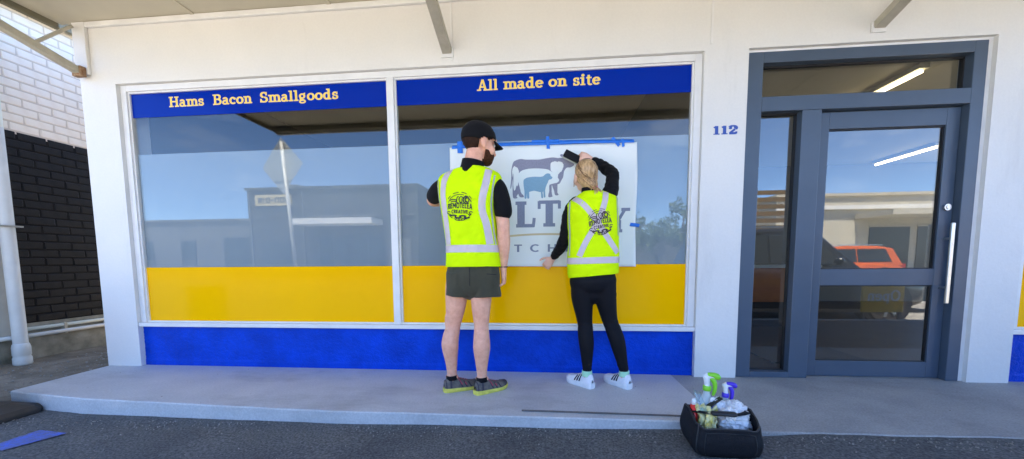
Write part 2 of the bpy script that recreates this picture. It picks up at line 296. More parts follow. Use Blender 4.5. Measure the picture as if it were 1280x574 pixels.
# ------------------------------------------------------------------ lettering: stroke glyphs drawn as ribbons
def serif_font(st=.19, th=.085, sf=.085):
    """Clarendon-like letters; cap height 1, x-height .66. each: (advance, strokes). ('l',x0,y0,x1,y1,w) ('a',cx,cy,rx,ry,a0,a1,thin,thick)"""
    h = sf/2
    def V(x, y0=0, y1=1): return ('l', x, y0, x, y1, st)
    def S(x, y, k=.19): return ('l', x-k, y+(h if y < .3 else -h), x+k, y+(h if y < .3 else -h), sf)
    def SL(x, y): return ('l', x-.2, y-h, x+.02, y-h, sf)
    xh = .68
    G = {}
    G['H'] = (1.06, [V(.25), V(.81), S(.25,0), S(.25,1), S(.81,0), S(.81,1), ('l',.25,.52,.81,.52,th)])
    G['B'] = (.92, [V(.25), ('l',.06,h,.5,h,sf), ('l',.06,1-h,.48,1-h,sf), ('l',.25,.53,.5,.53,th), ('a',.48,.755,.24,.21,-90,90,th,st), ('a',.5,.28,.28,.24,-90,90,th,st)])
    G['S'] = (.80, [('a',.40,.735,.25,.22,40,265,th,st), ('a',.40,.27,.27,.225,85,-140,th,st), ('l',.62,.70,.62,.98,th), ('l',.12,.02,.12,.32,th)])
    G['A'] = (1.0, [('l',.20,.03,.47,.99,th), ('l',.78,.03,.50,.99,st), ('l',.26,.32,.70,.32,th), S(.18,0,.17), S(.80,0,.20)])
    G['L'] = (.86, [V(.25), S(.25,1,.22), ('l',.05,h,.78,h,sf), ('l',.74,.02,.78,.36,th)])
    G['T'] = (.96, [V(.48), S(.48,0,.24), ('l',.06,1-h,.90,1-h,sf), ('l',.07,.68,.07,.98,th), ('l',.89,.68,.89,.98,th)])
    G['Y'] = (.98, [V(.49,0,.5), S(.49,0,.2), ('l',.18,.98,.49,.42,st), ('l',.80,.98,.49,.42,th), S(.17,1,.19), S(.81,1,.17)])
    G['a'] = (.70, [('l',.46,.06,.46,.48,st), ('a',.30,.46,.17,.18,0,165,th,st*.9), ('a',.27,.19,.18,.165,60,350,th,st*.85), ('l',.28,.385,.46,.385,th), ('a',.56,.14,.10,.10,180,330,th,th*1.2)])
    G['m'] = (1.16, [V(.22,0,xh-.02), SL(.22,xh), S(.22,0,.18), V(.60,0,.48), S(.60,0,.16), V(.98,0,.48), S(.98,0,.16), ('a',.41,.46,.185,.18,0,165,th,st), ('a',.79,.46,.185,.18,0,165,th,st)])
    G['n'] = (.80, [V(.22,0,xh-.02), SL(.22,xh), S(.22,0,.18), V(.60,0,.48), S(.60,0,.17), ('a',.41,.46,.185,.18,0,165,th,st)])
    G['s'] = (.60, [('a',.30,.495,.17,.145,35,265,th,st*.85), ('a',.30,.185,.19,.15,85,-145,th,st*.85), ('l',.45,.46,.45,.66,th), ('l',.12,.02,.12,.22,th)])
    G['c'] = (.64, [('a',.34,.33,.24,.29,50,320,th,st), ('a',.50,.52,.05,.05,0,360,.08,.08)])
    G['o'] = (.72, [('a',.36,.33,.255,.29,0,360,th,st)])
    G['l'] = (.46, [V(.23,0,.98), S(.23,0,.18), SL(.23,1)])
    G['i'] = (.46, [V(.23,0,xh), S(.23,0,.18), SL(.23,xh), ('a',.23,.87,.055,.055,0,360,.11,.11)])
    G['d'] = (.80, [V(.54,0,.98), SL(.54,1), ('l',.54,h,.74,h,sf), ('a',.34,.33,.22,.29,40,320,th,st)])
    G['e'] = (.68, [('a',.35,.33,.245,.29,0,325,th,st), ('l',.12,.36,.58,.36,th)])
    G['g'] = (.74, [('a',.32,.42,.20,.20,0,360,th,st*.85), ('a',.33,-.10,.25,.13,0,360,th,st*.6), ('l',.16,.22,.16,.06,th), ('l',.14,.07,.46,.04,th*1.3), ('a',.58,.58,.10,.09,80,190,th,th*1.3)])
    G['t'] = (.52, [('l',.24,.12,.24,.86,st*.95), ('l',.06,xh-.04,.46,xh-.04,sf), ('a',.37,.14,.14,.12,180,330,th,st*.7)])
    G['1'] = (.62, [V(.34), S(.34,0,.24), ('l',.12,.80,.34,.94,th*1.6)])
    G['2'] = (.74, [('a',.36,.72,.24,.23,160,-40,th*1.4,st*1.2), ('l',.52,.56,.14,.14,st*.8), ('l',.08,.10,.62,.10,st), ('l',.62,.04,.64,.30,th*1.4), ('a',.17,.70,.07,.07,0,360,.13,.13)])
    G['p'] = (.80, [V(.22,-.3,xh), SL(.22,xh), ('a',.42,.33,.22,.29,-140,140,th,st)])
    G['O'] = (1.0, [('a',.5,.5,.38,.46,0,360,th,st)])
    return G
def sans_font(w=.16):
    G = {}
    G['R'] = (.72, [('l',.14,0,.14,1,w), ('a',.34,.73,.22,.21,-90,90,w,w), ('l',.14,.94,.36,.94,w), ('l',.14,.52,.36,.52,w), ('l',.34,.52,.60,0,w)])
    G['E'] = (.62, [('l',.14,0,.14,1,w), ('l',.14,w/2,.54,w/2,w), ('l',.14,.51,.48,.51,w), ('l',.14,1-w/2,.54,1-w/2,w)])
    G['M'] = (.96, [('l',.14,0,.14,1,w), ('l',.82,0,.82,1,w), ('l',.14,.97,.48,.30,w), ('l',.82,.97,.48,.30,w)])
    G['O'] = (.84, [('a',.42,.5,.31,.44,0,360,w,w)])
    G['T'] = (.68, [('l',.34,0,.34,1,w), ('l',.04,1-w/2,.64,1-w/2,w)])
    G['L'] = (.58, [('l',.14,0,.14,1,w), ('l',.14,w/2,.54,w/2,w)])
    G['A'] = (.76, [('l',.08,0,.38,1,w), ('l',.68,0,.38,1,w), ('l',.20,.32,.56,.32,w)])
    G['C'] = (.74, [('a',.42,.5,.32,.43,48,312,w,w)])
    G['I'] = (.30, [('l',.15,0,.15,1,w)])
    G['V'] = (.74, [('l',.08,1,.37,0,w), ('l',.66,1,.37,0,w)])
    G['B'] = (.72, [('l',.14,0,.14,1,w), ('a',.36,.75,.20,.19,-90,90,w,w), ('a',.38,.28,.24,.22,-90,90,w,w), ('l',.14,.94,.38,.94,w), ('l',.14,.52,.4,.52,w), ('l',.14,.07,.4,.07,w)])
    G['U'] = (.78, [('l',.14,.36,.14,1,w), ('l',.64,.36,.64,1,w), ('a',.39,.36,.25,.30,180,360,w,w)])
    G['H'] = (.78, [('l',.14,0,.14,1,w), ('l',.64,0,.64,1,w), ('l',.14,.5,.64,.5,w)])
    G['Y'] = (.74, [('l',.37,0,.37,.48,w), ('l',.08,1,.37,.46,w), ('l',.66,1,.37,.46,w)])
    return G
def ribbons(strokes, grow=0.0, seg=14):
    out = []
    for s in strokes:
        pts = []
        if s[0] == 'l':
            _, x0, y0, x1, y1, wd = s; n = 4; d = math.hypot(x1-x0, y1-y0) or 1; ex = grow/2/d
            for i in range(n+1):
                t = -ex + (1+2*ex)*i/n; pts.append((x0+(x1-x0)*t, y0+(y1-y0)*t, wd+grow))
        else:
            _, cx, cy, rx, ry, a0, a1, thn, thk = s; n = max(6, int(abs(a1-a0)/360*seg*2))
            for i in range(n+1):
                a = rad(a0+(a1-a0)*i/n); pts.append((cx+rx*math.cos(a), cy+ry*math.sin(a), thn+(thk-thn)*abs(math.cos(a))+grow))
        L_ = []; R_ = []
        for i in range(len(pts)):
            a = pts[max(i-1,0)]; b = pts[min(i+1,len(pts)-1)]
            if s[0] == 'a' and abs(abs(s[6]-s[5])-360) < 1:
                if i == 0: a = pts[-2]
                if i == len(pts)-1: b = pts[1]
            tx, ty = b[0]-a[0], b[1]-a[1]; d = math.hypot(tx, ty) or 1; nx, ny = -ty/d, tx/d
            x, y, wd = pts[i]; L_.append((x+nx*wd/2, y+ny*wd/2)); R_.append((x-nx*wd/2, y-ny*wd/2))
        out.append((L_, R_))
    return out
def word(mb, text, font, x0, x1, z0, h, y, grow=0.0, space=0.0, mapper=None, dz=0.00012):
    """lay a word between x0 and x1 with cap height h, facing -y; strokes are stepped a hair in depth so none coincide"""
    adv = sum(font[c][0]+space for c in text); k = (x1-x0)/adv; x = x0; q = 0
    for c in text:
        for Ls, Rs in ribbons(font[c][1], grow):
            n = len(Ls); vs = []
            yy = y - dz*(q % 9); q += 1
            for p in Ls+Rs:
                X, Z = x+p[0]*k, z0+p[1]*h
                vs.append(mapper(X, Z, q) if mapper else (X, yy, Z))
            mb.add(vs, [(i, i+1, n+i+1, n+i) for i in range(n-1)])
        x += (font[c][0]+space)*k
    return mb
def ribbon_path(mb, pts, wd, mapper, q=0):
    """constant-width ribbon through 2-d points"""
    n = len(pts); Ls = []; Rs = []
    for i in range(n):
        a = pts[max(i-1,0)]; b = pts[min(i+1,n-1)]; tx, ty = b[0]-a[0], b[1]-a[1]; d = math.hypot(tx,ty) or 1
        ww = wd[i] if isinstance(wd, (list, tuple)) else wd
        Ls.append((pts[i][0]-ty/d*ww/2, pts[i][1]+tx/d*ww/2)); Rs.append((pts[i][0]+ty/d*ww/2, pts[i][1]-tx/d*ww/2))
    mb.add([mapper(x, z, q) for x, z in Ls+Rs], [(i, i+1, n+i+1, n+i) for i in range(n-1)])

# ------------------------------------------------------------------ ground, road, step
def gz(x):
    pts = [(-30,-.13),(-4.2,-.122),(-3.3,-.112),(-1.4,-.080),(.40,-.062),(.80,-.050),(1.45,-.007),(40,-.007)]
    for (a, za), (b, zb) in zip(pts, pts[1:]):
        if x <= b: return za+(zb-za)*max(0, (x-a)/(b-a))
    return pts[-1][1]
tag(MB().add([(-900,-900,-.42),(900,-900,-.42),(900,900,-.42),(-900,900,-.42)], [(0,1,2,3)]).build('ground', M['far_ground']), kind='structure')
mb = MB(); xs = [-26+i*.5 for i in range(36)] + [-8+i*.1 for i in range(101)] + [2.5+i*.5 for i in range(60)]; xs = sorted(set(round(x,3) for x in xs))
ys = [-2.86+i*.1 for i in range(25)]
for x in xs:
    for y in ys:
        e = 0.004*noise.noise((x*1.7, y*1.7, 0.3)) + 0.0015*noise.noise((x*9, y*9, 2.3))
        if x > 1.3 : e = min(e*.3, .001)
        mb.v.append((x, y, gz(x)+e))
ny = len(ys); mb.f = [(i*ny+j, (i+1)*ny+j, (i+1)*ny+j+1, i*ny+j+1) for i in range(len(xs)-1) for j in range(ny-1)]
tag(mb.build('footpath', M['asphalt'], smooth=True), kind='structure')
mb = MB()
for i in range(len(xs)-1):
    if i % 4 == 0:
        a, b = xs[i], xs[min(i+4, len(xs)-1)]-.006
        mb.add([(a,-3.0,-.4),(b,-3.0,-.4),(b,-2.862,-.4),(a,-2.862,-.4),(a,-2.985,gz(a)+.005),(b,-2.985,gz(b)+.005),(b,-2.862,gz(b)+.008),(a,-2.862,gz(a)+.008)],
               [(0,3,2,1),(4,5,6,7),(0,1,5,4),(1,2,6,5),(2,3,7,6),(3,0,4,7)])
tag(mb.build('kerb', M['kerb']), kind='structure')
tag(MB().box(-60,60,-11.5,-3.002,-.41,-.20).build('road', M['road']), kind='structure')
tag(MB().box(-60,60,-19.4,-11.5,-.41,-.08).build('far_footpath', M['kerb']), kind='structure')
mb = MB()
for x in range(-40, 40, 6): mb.add([(x,-7.3,-.196),(x+3,-7.3,-.196),(x+3,-7.2,-.196),(x,-7.2,-.196)], [(0,1,2,3)])
tag(mb.build('lane_marking', M['wall']), kind='structure')

def slab(name, pts, z0, z1, m, wob=0.0, seed=0):
    """extruded outline with a worn, slightly uneven top edge along its front"""
    random.seed(seed); ring = []
    for i in range(len(pts)):
        a = Vector((*pts[i],0)); b = Vector((*pts[(i+1)%len(pts)],0)); n = max(1, int((b-a).length/.06)) if wob else 1
        for k in range(n):
            p = a.lerp(b, k/n)
            if wob and p.y < -.5: p.y += wob*noise.noise((p.x*4, p.y*4, seed)) + wob*.5*noise.noise((p.x*19, 0, seed))
            ring.append(p)
    n = len(ring); b = .008
    cx = sum(p.x for p in ring)/n; cy = sum(p.y for p in ring)/n
    def ins(p): d = Vector((cx-p.x, cy-p.y, 0)); return p + Vector((0, b if p.y < -.5 else 0, 0))
    mb = MB(); vs = [(p.x,p.y,z0) for p in ring] + [(p.x,p.y,z1-.007) for p in ring] + [(ins(p).x, ins(p).y, z1) for p in ring]
    fs = [(i, (i+1)%n, n+(i+1)%n, n+i) for i in range(n)] + [(n+i, n+(i+1)%n, 2*n+(i+1)%n, 2*n+i) for i in range(n)] + [tuple(range(2*n, 3*n))]
    return mb.add(vs, fs).build(name, m, fix=True)
tag(slab('step', [(-4.02,-.70),(-3.3,-.80),(-1.44,-.885),(.02,-.88),(1.02,-.875),(1.02,.30),(-4.10,.30)], -.38, 0.0, M['step'], .006, 3), kind='structure')
tag(slab('entry_slab', [(1.024,-.985),(3.0,-.955),(9.0,-.955),(9.0,.30),(1.024,.30)], -.38, -.0015, M['entry'], .010, 5), kind='structure')
# alley soil
mb = MB(); n_ = 26
for i in range(n_):
    for j in range(n_):
        x = -9 + 4.94*i/(n_-1); y = -1.15 + 3.2*j/(n_-1)
        z = -.078 + .012*noise.noise((x*2.2, y*2.2, 4)) + .03*max(0, min(1, (-5.2-x)/.3)) - .05*max(0, (-.45-y))
        mb.v.append((x, y, z))
mb.f = [(i*n_+j, (i+1)*n_+j, (i+1)*n_+j+1, i*n_+j+1) for i in range(n_-1) for j in range(n_-1)]
tag(mb.build('soil', M['soil'], smooth=True), kind='structure')
# blue survey mark sprayed on the footpath (a ragged stripe)
mb = MB(); random.seed(2); top = []; bot = []
for i in range(15):
    t = i/14
    a = Vector((-3.22,-1.075,0)).lerp(Vector((-3.22,-1.30,0)), t); b = Vector((-2.97,-1.10,0)).lerp(Vector((-3.07,-1.33,0)), t)
    for p_, s_ in ((a,-1),(b,1)):
        p_.x += random.uniform(-.007,.007); p_.y += random.uniform(-.004,.004)
    top.append(a); bot.append(b)
mb.add([(p_.x,p_.y,gz(p_.x)+.0075) for p_ in top+bot], [(i, i+1, 15+i+1, 15+i) for i in range(14)])
tag(mb.build('painted_mark', M['mark_blue']), kind='structure')
# grit, leaf crumbs and gum on the asphalt
mb = MB(); random.seed(11)
for k in range(900):
    if k < 520: x = random.uniform(-4.0, 2.6); y = -.90 - abs(random.gauss(0, .07))
    else: x = random.uniform(-4.4, 3.2); y = random.uniform(-2.3, -.95)
    if x > 1.0 and y > -1.0: y -= .12
    r = random.uniform(.0015,.006)*(1.0 if k % 23 else 1.6); a0 = random.uniform(0, 6.28); z = gz(x)+.0045
    vs = [(x+r*random.uniform(.5,1.1)*math.cos(a0+i*1.257), y+r*random.uniform(.5,1.1)*math.sin(a0+i*1.257), z-.003) for i in range(5)]
    vs += [(v[0]*.6+x*.4, v[1]*.6+y*.4, z+r*.45) for v in vs]
    mb.add(vs, [(i,(i+1)%5,5+(i+1)%5,5+i) for i in range(5)]+[(5,6,7,8,9)])
for k in range(46):      # specks lying on the step
    x = random.uniform(-3.9, 3.0); y = random.uniform(-.82,-.03); r = random.uniform(.0015,.0045); z = .0004; a0 = random.uniform(0,6.28)
    vs = [(x+r*random.uniform(.4,1.4)*math.cos(a0+i*1.257), y+r*random.uniform(.4,1.4)*math.sin(a0+i*1.257), z-.002) for i in range(5)]
    vs += [(v[0]*.7+x*.3, v[1]*.7+y*.3, z+r*.5) for v in vs]
    mb.add(vs, [(i,(i+1)%5,5+(i+1)%5,5+i) for i in range(5)]+[(5,6,7,8,9)])
M['grit'] = mat('pale_grit', (0.16, 0.14, 0.115), 0.9, col2=(0.36, 0.34, 0.30), vscale=7)
tag(mb.build('grit', M['grit']), 'scattered pale grit and leaf crumbs on the dark asphalt footpath', 'grit', kind='stuff')
# pebbles and litter in the alley
mb = MB(); random.seed(12)
for k in range(420):
    x = random.uniform(-5.6,-4.1); y = random.uniform(-.6,1.1); r = random.uniform(.003,.012)
    mb.ell((x,y,-.074+.012*noise.noise((x*2.2,y*2.2,4))), (r, r*random.uniform(.6,1), r*.6), 6, 4)
tag(mb.build('gravel', M['grit']), 'loose gravel on the bare alley ground', 'gravel', kind='stuff')

# ------------------------------------------------------------------ the shop
shop = thing('shop_building', 'white painted shop with blue and yellow window graphics and slate grey door', 'shop', (-1, .2, 0))
def part(mb, name, m, parent=shop, **k): return mb.build(name, m, parent, **k)
XR = 9.0
WT = 2.515     # head of the openings
wall = MB()
# one sheet of front faces with openings + thickness, built from butted blocks
for a in [(-4.095,-3.755,0,WT), (1.188,1.507,0,WT), (3.180,3.468,0,WT), (8.3,XR,0,WT), (-4.095,XR,WT,3.3)]:
    wall.box(a[0],a[1],0,.26,a[2]-(.3 if a[2]==0 else 0),a[3])
wall_o = part(wall, 'facade_wall', M['wall'])
part(MB().box(-4.09,-3.85,.262,6.0,-.3,3.29).box(-3.85,XR,5.9,6.0,-.3,3.29), 'rear_wall', M['wall'])
part(MB().box(-4.1,XR,.0,6.05,3.302,3.38), 'roof', M['steel_cream'])
# raised corner board, seams and a paint drip line
part(MB().box(-4.096,-3.975,-.028,-.001,2.60,3.03), 'corner_board', M['trim'], bevel=.004)
for x, z0 in ((-.755,2.55),(1.235,2.56)):
    part(MB().box(x-.008,x+.008,-.006,-.0005,z0,3.03), 'seam_cover', M['trim'])
part(MB().box(-3.97,5.69,-.030,-.001,2.985,3.028), 'cornice_batten', M['trim'], bevel=.006)

def window(x0, x1, mull, seed, words):
    f = MB(); y0, y1 = .030, .085
    # white frame: jambs, head, sill, mullions
    f.box(x0,x0+.055,y0,y1,.405,WT-.001).box(x1-.055,x1,y0,y1,.405,WT-.001).box(x0+.055,x1-.055,y0,y1,2.462,WT-.001)
    for m_ in mull: f.box(m_-.028,m_+.028,y0-.006,y1,.405,2.462)
    part(f, 'window_frame', M['trim'], bevel=.004)
    part(MB().box(x0+.001,x1-.001,.006,.10,.368,.404), 'window_sill', M['trim'], bevel=.005)
    g = MB()                                                # inner beads round each pane
    edges = [x0+.055]+[e for m_ in mull for e in (m_-.028, m_+.028)]+[x1-.055]
    for a, b in zip(edges[::2], edges[1::2]):
        g.box(a,a+.014,.046,.084,.405,2.462).box(b-.014,b,.046,.084,.405,2.462).box(a+.014,b-.014,.046,.084,.405,.419).box(a+.014,b-.014,.046,.084,2.448,2.462)
    part(g, 'glazing_bead', M['trim'])
    k = 0
    for a, b in zip(edges[::2], edges[1::2]):
        a += .012; b -= .012
        part(MB().box(a,b,.062,.068,.415,2.452), 'pane', M['glass'])
        s = part(MB().box(a,b,.0605,.0615,2.245,2.447), 'blue_strip', M['v_blue'])
        part(MB().box(a,b,.0715,.0725,.912,1.928), 'frosted_film', M['v_grey'])
        part(MB().box(a,b,.0605,.0615,.419,.911), 'yellow_film', M['v_yellow'])
        for t, u0, u1, zb in (words[k] if k < len(words) else []):
            SF = serif_font(.155,.09,.08)
            part(word(MB(), t, SF, u0, u1, zb, .084, .0600, grow=.045, dz=.00004), 'letter_outline', M['pale'], s)
            part(word(MB(), t, SF, u0, u1, zb, .084, .0593, dz=.00004), 'lettering', M['gold'], s)
        k += 1
    part(MB().box(x0+.0005,x1-.0005,.045,.255,-.02,.367), 'stall_riser', M['blue_stucco'])
# stucco riser is remade with real relief below
window(-3.754, 1.187, [-1.285], 1, [[('Hams',-3.325,-2.985,2.326),('Bacon',-2.905,-2.535,2.326),('Smallgoods',-2.465,-1.752,2.326)],
                                   [('All',-.565,-.392,2.334),('made',-.350,-.026,2.336),('on',.014,.164,2.338),('site',.207,.425,2.338)]])
window(3.469, 8.299, [5.9], 2, [])
for o in list(C.objects):
    if o.name.startswith('stall_riser'):
        xa = min(v.co.x for v in o.data.vertices); xb = max(v.co.x for v in o.data.vertices)
        n = int((xb-xa)/.010); m_ = 40; b = MB()
        for i in range(n+1):
            for j in range(m_+1):
                x = xa+(xb-xa)*i/n; z = -.02+.387*j/m_
                h = noise.noise((x*30,z*40,1.0))*.55 + noise.noise((x*60,z*70,5.0))*.45
                k = 1 if .055 < z < .35 else .25
                b.v.append((x, .045-.0062*k*max(-.3,h) - (.004 if z < .055 else 0), z))
        b.f = [(i*(m_+1)+j, (i+1)*(m_+1)+j, (i+1)*(m_+1)+j+1, i*(m_+1)+j+1) for i in range(n) for j in range(m_)]
        me = b.mesh('stall_riser'); me.materials.append(M['blue_stucco']); me.polygons.foreach_set('use_smooth', [True]*len(me.polygons)); o.data = me

# door set
fr = MB()
fr.box(1.508,1.625,.022,.13,0,2.495).box(3.058,3.145,.022,.13,0,2.495).box(1.625,3.058,.022,.13,2.415,2.495)
fr.box(1.625,3.058,.022,.13,2.062,2.170).box(1.918,2.056,.022,.13,0,2.062).box(1.625,1.918,.022,.13,0,.045)
df = part(fr, 'door_frame', M['door_grey'], bevel=.004)
part(MB().box(3.146,3.179,.03,.13,0,2.496).box(1.508,3.179,.03,.13,2.497,WT-.001), 'door_reveal', M['trim'])
part(MB().box(1.625,3.058,.10,.104,2.170,2.415), 'transom_pane', M['doorglass'], df)
part(MB().box(1.625,1.918,.10,.104,.045,2.062), 'side_pane', M['doorglass'], df)
gk = MB()
for (a,b,z0,z1) in ((1.625,3.058,2.170,2.415),(1.625,1.918,.045,2.062)):
    gk.box(a,a+.008,.085,.115,z0,z1).box(b-.008,b,.085,.115,z0,z1).box(a+.008,b-.008,.085,.115,z0,z0+.008).box(a+.008,b-.008,.085,.115,z1-.010,z1)
part(gk, 'glazing_gasket', M['gasket'], df)
lf = MB()
lf.box(2.060,2.150,.075,.118,.006,2.056).box(2.962,3.054,.075,.118,.006,2.056).box(2.150,2.962,.075,.118,1.930,2.056).box(2.150,2.962,.075,.118,.735,.862).box(2.150,2.962,.075,.118,.006,.130)
leaf = part(lf, 'door', M['door_grey'], bevel=.003)
for z0, z1 in ((.862,1.930),(.130,.735)):
    part(MB().box(2.150,2.962,.098,.102,z0,z1), 'pane', M['doorglass'], leaf)
    part(MB().box(2.150,2.157,.088,.11,z0,z1).box(2.955,2.962,.088,.11,z0,z1).box(2.157,2.955,.088,.11,z0,z0+.007).box(2.157,2.955,.088,.11,z1-.009,z1), 'gasket', M['gasket'], leaf)
hd = MB().box(2.998,3.024,.010,.024,.600,1.205); part(hd, 'handle', M['steel'], leaf, bevel=.004)
for z in (.72, 1.09): part(MB().cyl((3.011,.024,z),(3.011,.075,z),.009), 'handle_post', M['steel'], leaf)
part(MB().cyl((3.008,.060,1.325),(3.008,.075,1.325),.024,24).cyl((3.008,.055,1.325),(3.008,.060,1.325),.012,16), 'lock', M['steel'], leaf, smooth=False)
part(MB().box(2.06,3.056,.066,.13,.0005,.0055), 'threshold', M['steel'], df)
part(word(MB(), '112', serif_font(.26,.12,.12), 1.262, 1.448, 1.897, .064, -.0012, dz=.0001), 'number', M['num_blue'])

# canopy
CX1 = 5.7
can = part(MB().box(-4.22,CX1,-2.50,-.001,3.031,3.07), 'canopy', M['soffit'])
part(MB().box(-4.22,CX1,-2.50,-.001,3.0705,3.16), 'canopy_roof', M['steel_cream'], can)
part(MB().box(-4.24,CX1,-2.56,-2.501,2.955,3.28), 'fascia', M['steel_cream'], can, bevel=.004)
part(MB().box(-4.26,-4.221,-2.50,-.02,2.985,3.24), 'end_fascia', M['olive_dark'], can, bevel=.004)
part(MB().box(-4.215,CX1,-2.498,-2.40,2.965,3.029), 'edge_beam', M['olive_dark'], can)
x = -2.95
while x < CX1:
    part(MB().box(x-.018,x+.018,-2.39,-.03,3.020,3.0295), 'joint_strip', M['soffit'], can); x += 1.2
for x in (-.790, 2.385):
    s = part(MB().bar((x,-.01,2.618),(x,-1.30,3.03),.074,.052), 'strut', M['steel_cream'], can, bevel=.004)
    part(MB().box(x-.05,x+.05,-.014,-.001,2.570,2.64), 'strut_foot', M['trim'], s, bevel=.003)
s = part(MB().bar((-4.03,-.02,2.600),(-4.10,-1.60,3.02),.062,.055), 'strut', M['steel_cream'], can, bevel=.004)
part(MB().box(-4.075,-3.985,-.075,-.030,2.565,2.650), 'rusty_bracket', M['rust'], s, bevel=.006)
part(MB().bar((-4.055,-.32,2.70),(-4.06,-.05,2.985),.022,.022), 'strut_web', M['steel_cream'], s)
part(MB().bar((-4.085,-.50,2.75),(-4.085,-.50,3.02),.030,.030), 'strut_web', M['steel_cream'], s)

# interior seen through the door
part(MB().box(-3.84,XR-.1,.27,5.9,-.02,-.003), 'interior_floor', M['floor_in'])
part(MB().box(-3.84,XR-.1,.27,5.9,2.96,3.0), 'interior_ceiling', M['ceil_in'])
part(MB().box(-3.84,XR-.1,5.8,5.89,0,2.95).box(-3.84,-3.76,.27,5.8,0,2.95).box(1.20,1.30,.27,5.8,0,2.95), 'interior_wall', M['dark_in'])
part(MB().box(2.05,2.95,.45,1.10,.0,.012), 'door_mat', M['gasket'])
def lamp(x, y0, y1, z, label):
    t = thing('ceiling_lamp', label, 'lamp', (x, (y0+y1)/2, z))
    MB().box(x-.05,x+.05,y0,y1,z-.005,z+.045).build('housing', M['fixture'], t)
    MB().cyl((x,y0+.03,z-.026),(x,y1-.03,z-.026),.017,12).build('tube', M['tube'], t)
lamp(3.90, 1.35, 2.60, 2.912, 'lit fluorescent tube seen through the glass strip above the door')
lamp(6.85, 4.35, 5.65, 2.912, 'lit fluorescent tube deep inside seen through the upper door pane')
cn = thing('shop_counter', 'orange brown counter inside behind the narrow side pane', 'counter', (2.6, 2.7, 0))
M['orange_ply'] = mat('orange_ply', (0.42, 0.13, 0.03), 0.5, var=0.15, vscale=6)
M['bench_white'] = mat('bench_top', (0.6, 0.6, 0.58), 0.3)
MB().box(1.9,3.7,2.4,2.9,.35,.82).build('cabinet', M['orange_ply'], cn); MB().box(1.88,3.72,2.37,2.93,.822,.86).build('top', M['bench_white'], cn)
MB().box(1.95,3.65,2.45,2.85,.0,.348).build('base', M['gasket'], cn)
ch = thing('chair', 'thin black legged chair inside behind the narrow side pane', 'chair', (1.95, 1.25, 0))
for dx in (-.17,.17):
    for dy in (-.17,.17): MB().bar((1.95+dx*1.15,1.25+dy*1.15,0),(1.95+dx,1.25+dy,.45),.022,.022).build('leg', M['gasket'], ch)
MB().box(1.76,2.14,1.06,1.44,.45,.475).build('seat', M['gasket'], ch, bevel=.01)
MB().box(1.77,2.13,1.41,1.435,.55,.85).bar((1.79,1.42,.47),(1.79,1.42,.56),.02,.02).bar((2.11,1.42,.47),(2.11,1.42,.56),.02,.02).build('backrest', M['gasket'], ch)

# ------------------------------------------------------------------ neighbouring building with the brick side wall
nb = thing('neighbour_building', 'neighbouring building with cream over black painted brick side wall', 'building', (-6.5, .4, 0))
NX = -5.45
part(MB().box(-9,NX-.005,-.55,4,2.290,3.9), 'upper_wall', M['mortar_cream'], nb)
bw = part(MB().box(-9,NX-.005,.30,4,.330,2.289), 'lower_wall', M['mortar_black'], nb)
part(MB().box(-9,NX+.004,-.55,.2995,.20,2.2885), 'end_pier', M['render_beige'], nb)
part(MB().box(-9,NX+.004,.30,4,-.35,.3295).box(-9,NX+.0035,-.55,.2995,-.35,.1995), 'plinth', M['plinth'], nb)
uw = [o for o in C.objects if o.name == 'upper_wall'][0]
random.seed(4); variants = {}
def brick_mesh(kind, ln):
    k = (kind, round(ln,3), random.randrange(4))
    if k in variants: return variants[k]
    bm = bmesh.new(); bmesh.ops.create_cube(bm, size=1)
    for v in bm.verts: v.co.x *= .05; v.co.y *= ln; v.co.z *= .0745
    bmesh.ops.bevel(bm, geom=list(bm.edges), offset=.006, segments=1, affect='EDGES')
    for v in bm.verts:
        v.co += Vector((random.uniform(-.0012,.0012), random.uniform(-.003,.003), random.uniform(-.0022,.0022)))
    me = bpy.data.meshes.new('brick'); bm.to_mesh(me); bm.free(); variants[k] = me
    me.materials.append(M['brick_cream' if kind else 'brick_black']); return me
CO = .0865; z = .330+CO/2; row = 0
while z < 3.60:
    kind = z > 2.29
    y = (-.35 if kind else .302) - (0 if row % 2 else .12); ye = 1.55
    while y < ye:
        a = max(y, -.35 if kind else .302); ln = y+.232-a
        if ln > .05:
            o = bpy.data.objects.new('brick', brick_mesh(kind, ln)); C.objects.link(o)
            o.parent = uw if kind else bw; o.matrix_parent_inverse = o.parent.matrix_basis.inverted()
            o.location = (NX-.025+random.uniform(-.0015,.0025), a+ln/2, z)
            o.rotation_euler = (random.uniform(-.006,.006), 0, random.uniform(-.006,.006))
        y += .242
    z += CO; row += 1
part(MB().box(-9.2,-5.41,-.8,4,3.60,3.66), 'eave_soffit', M['olive_dark'], nb)
part(MB().box(-5.409,-5.36,-.8,4,3.555,3.80), 'eave_fascia', M['olive_dark'], nb)
part(MB().box(-5.449,-5.41,-.8,4,3.565,3.599), 'eave_batten', M['steel_cream'], nb)
part(MB().box(-9.2,-5.375,-.8,4,3.81,4.9), 'roof', M['olive_dark'], nb)
part(MB().box(-9.1,-6.0,.45,3.1,4.902,6.0), 'added_storey', M['render_beige'], nb)  # added out of view, only to carry the shading roof
part(MB().box(-9.3,-3.9,.40,3.15,6.002,6.18), 'added_shade_roof', M['steel_cream'], nb)  # added overhang out of view; its shadow keeps sun off the alley ground
dp = part(MB().cyl((-5.335,.20,.02),(-5.335,.20,2.285),.052,24,cap=False), 'downpipe', M['pvc'], nb, smooth=True)
part(MB().cyl((-5.335,.20,2.285),(-5.335,.20,3.60),.0515,24), 'upper_pipe', M['pvc_cream'], dp)
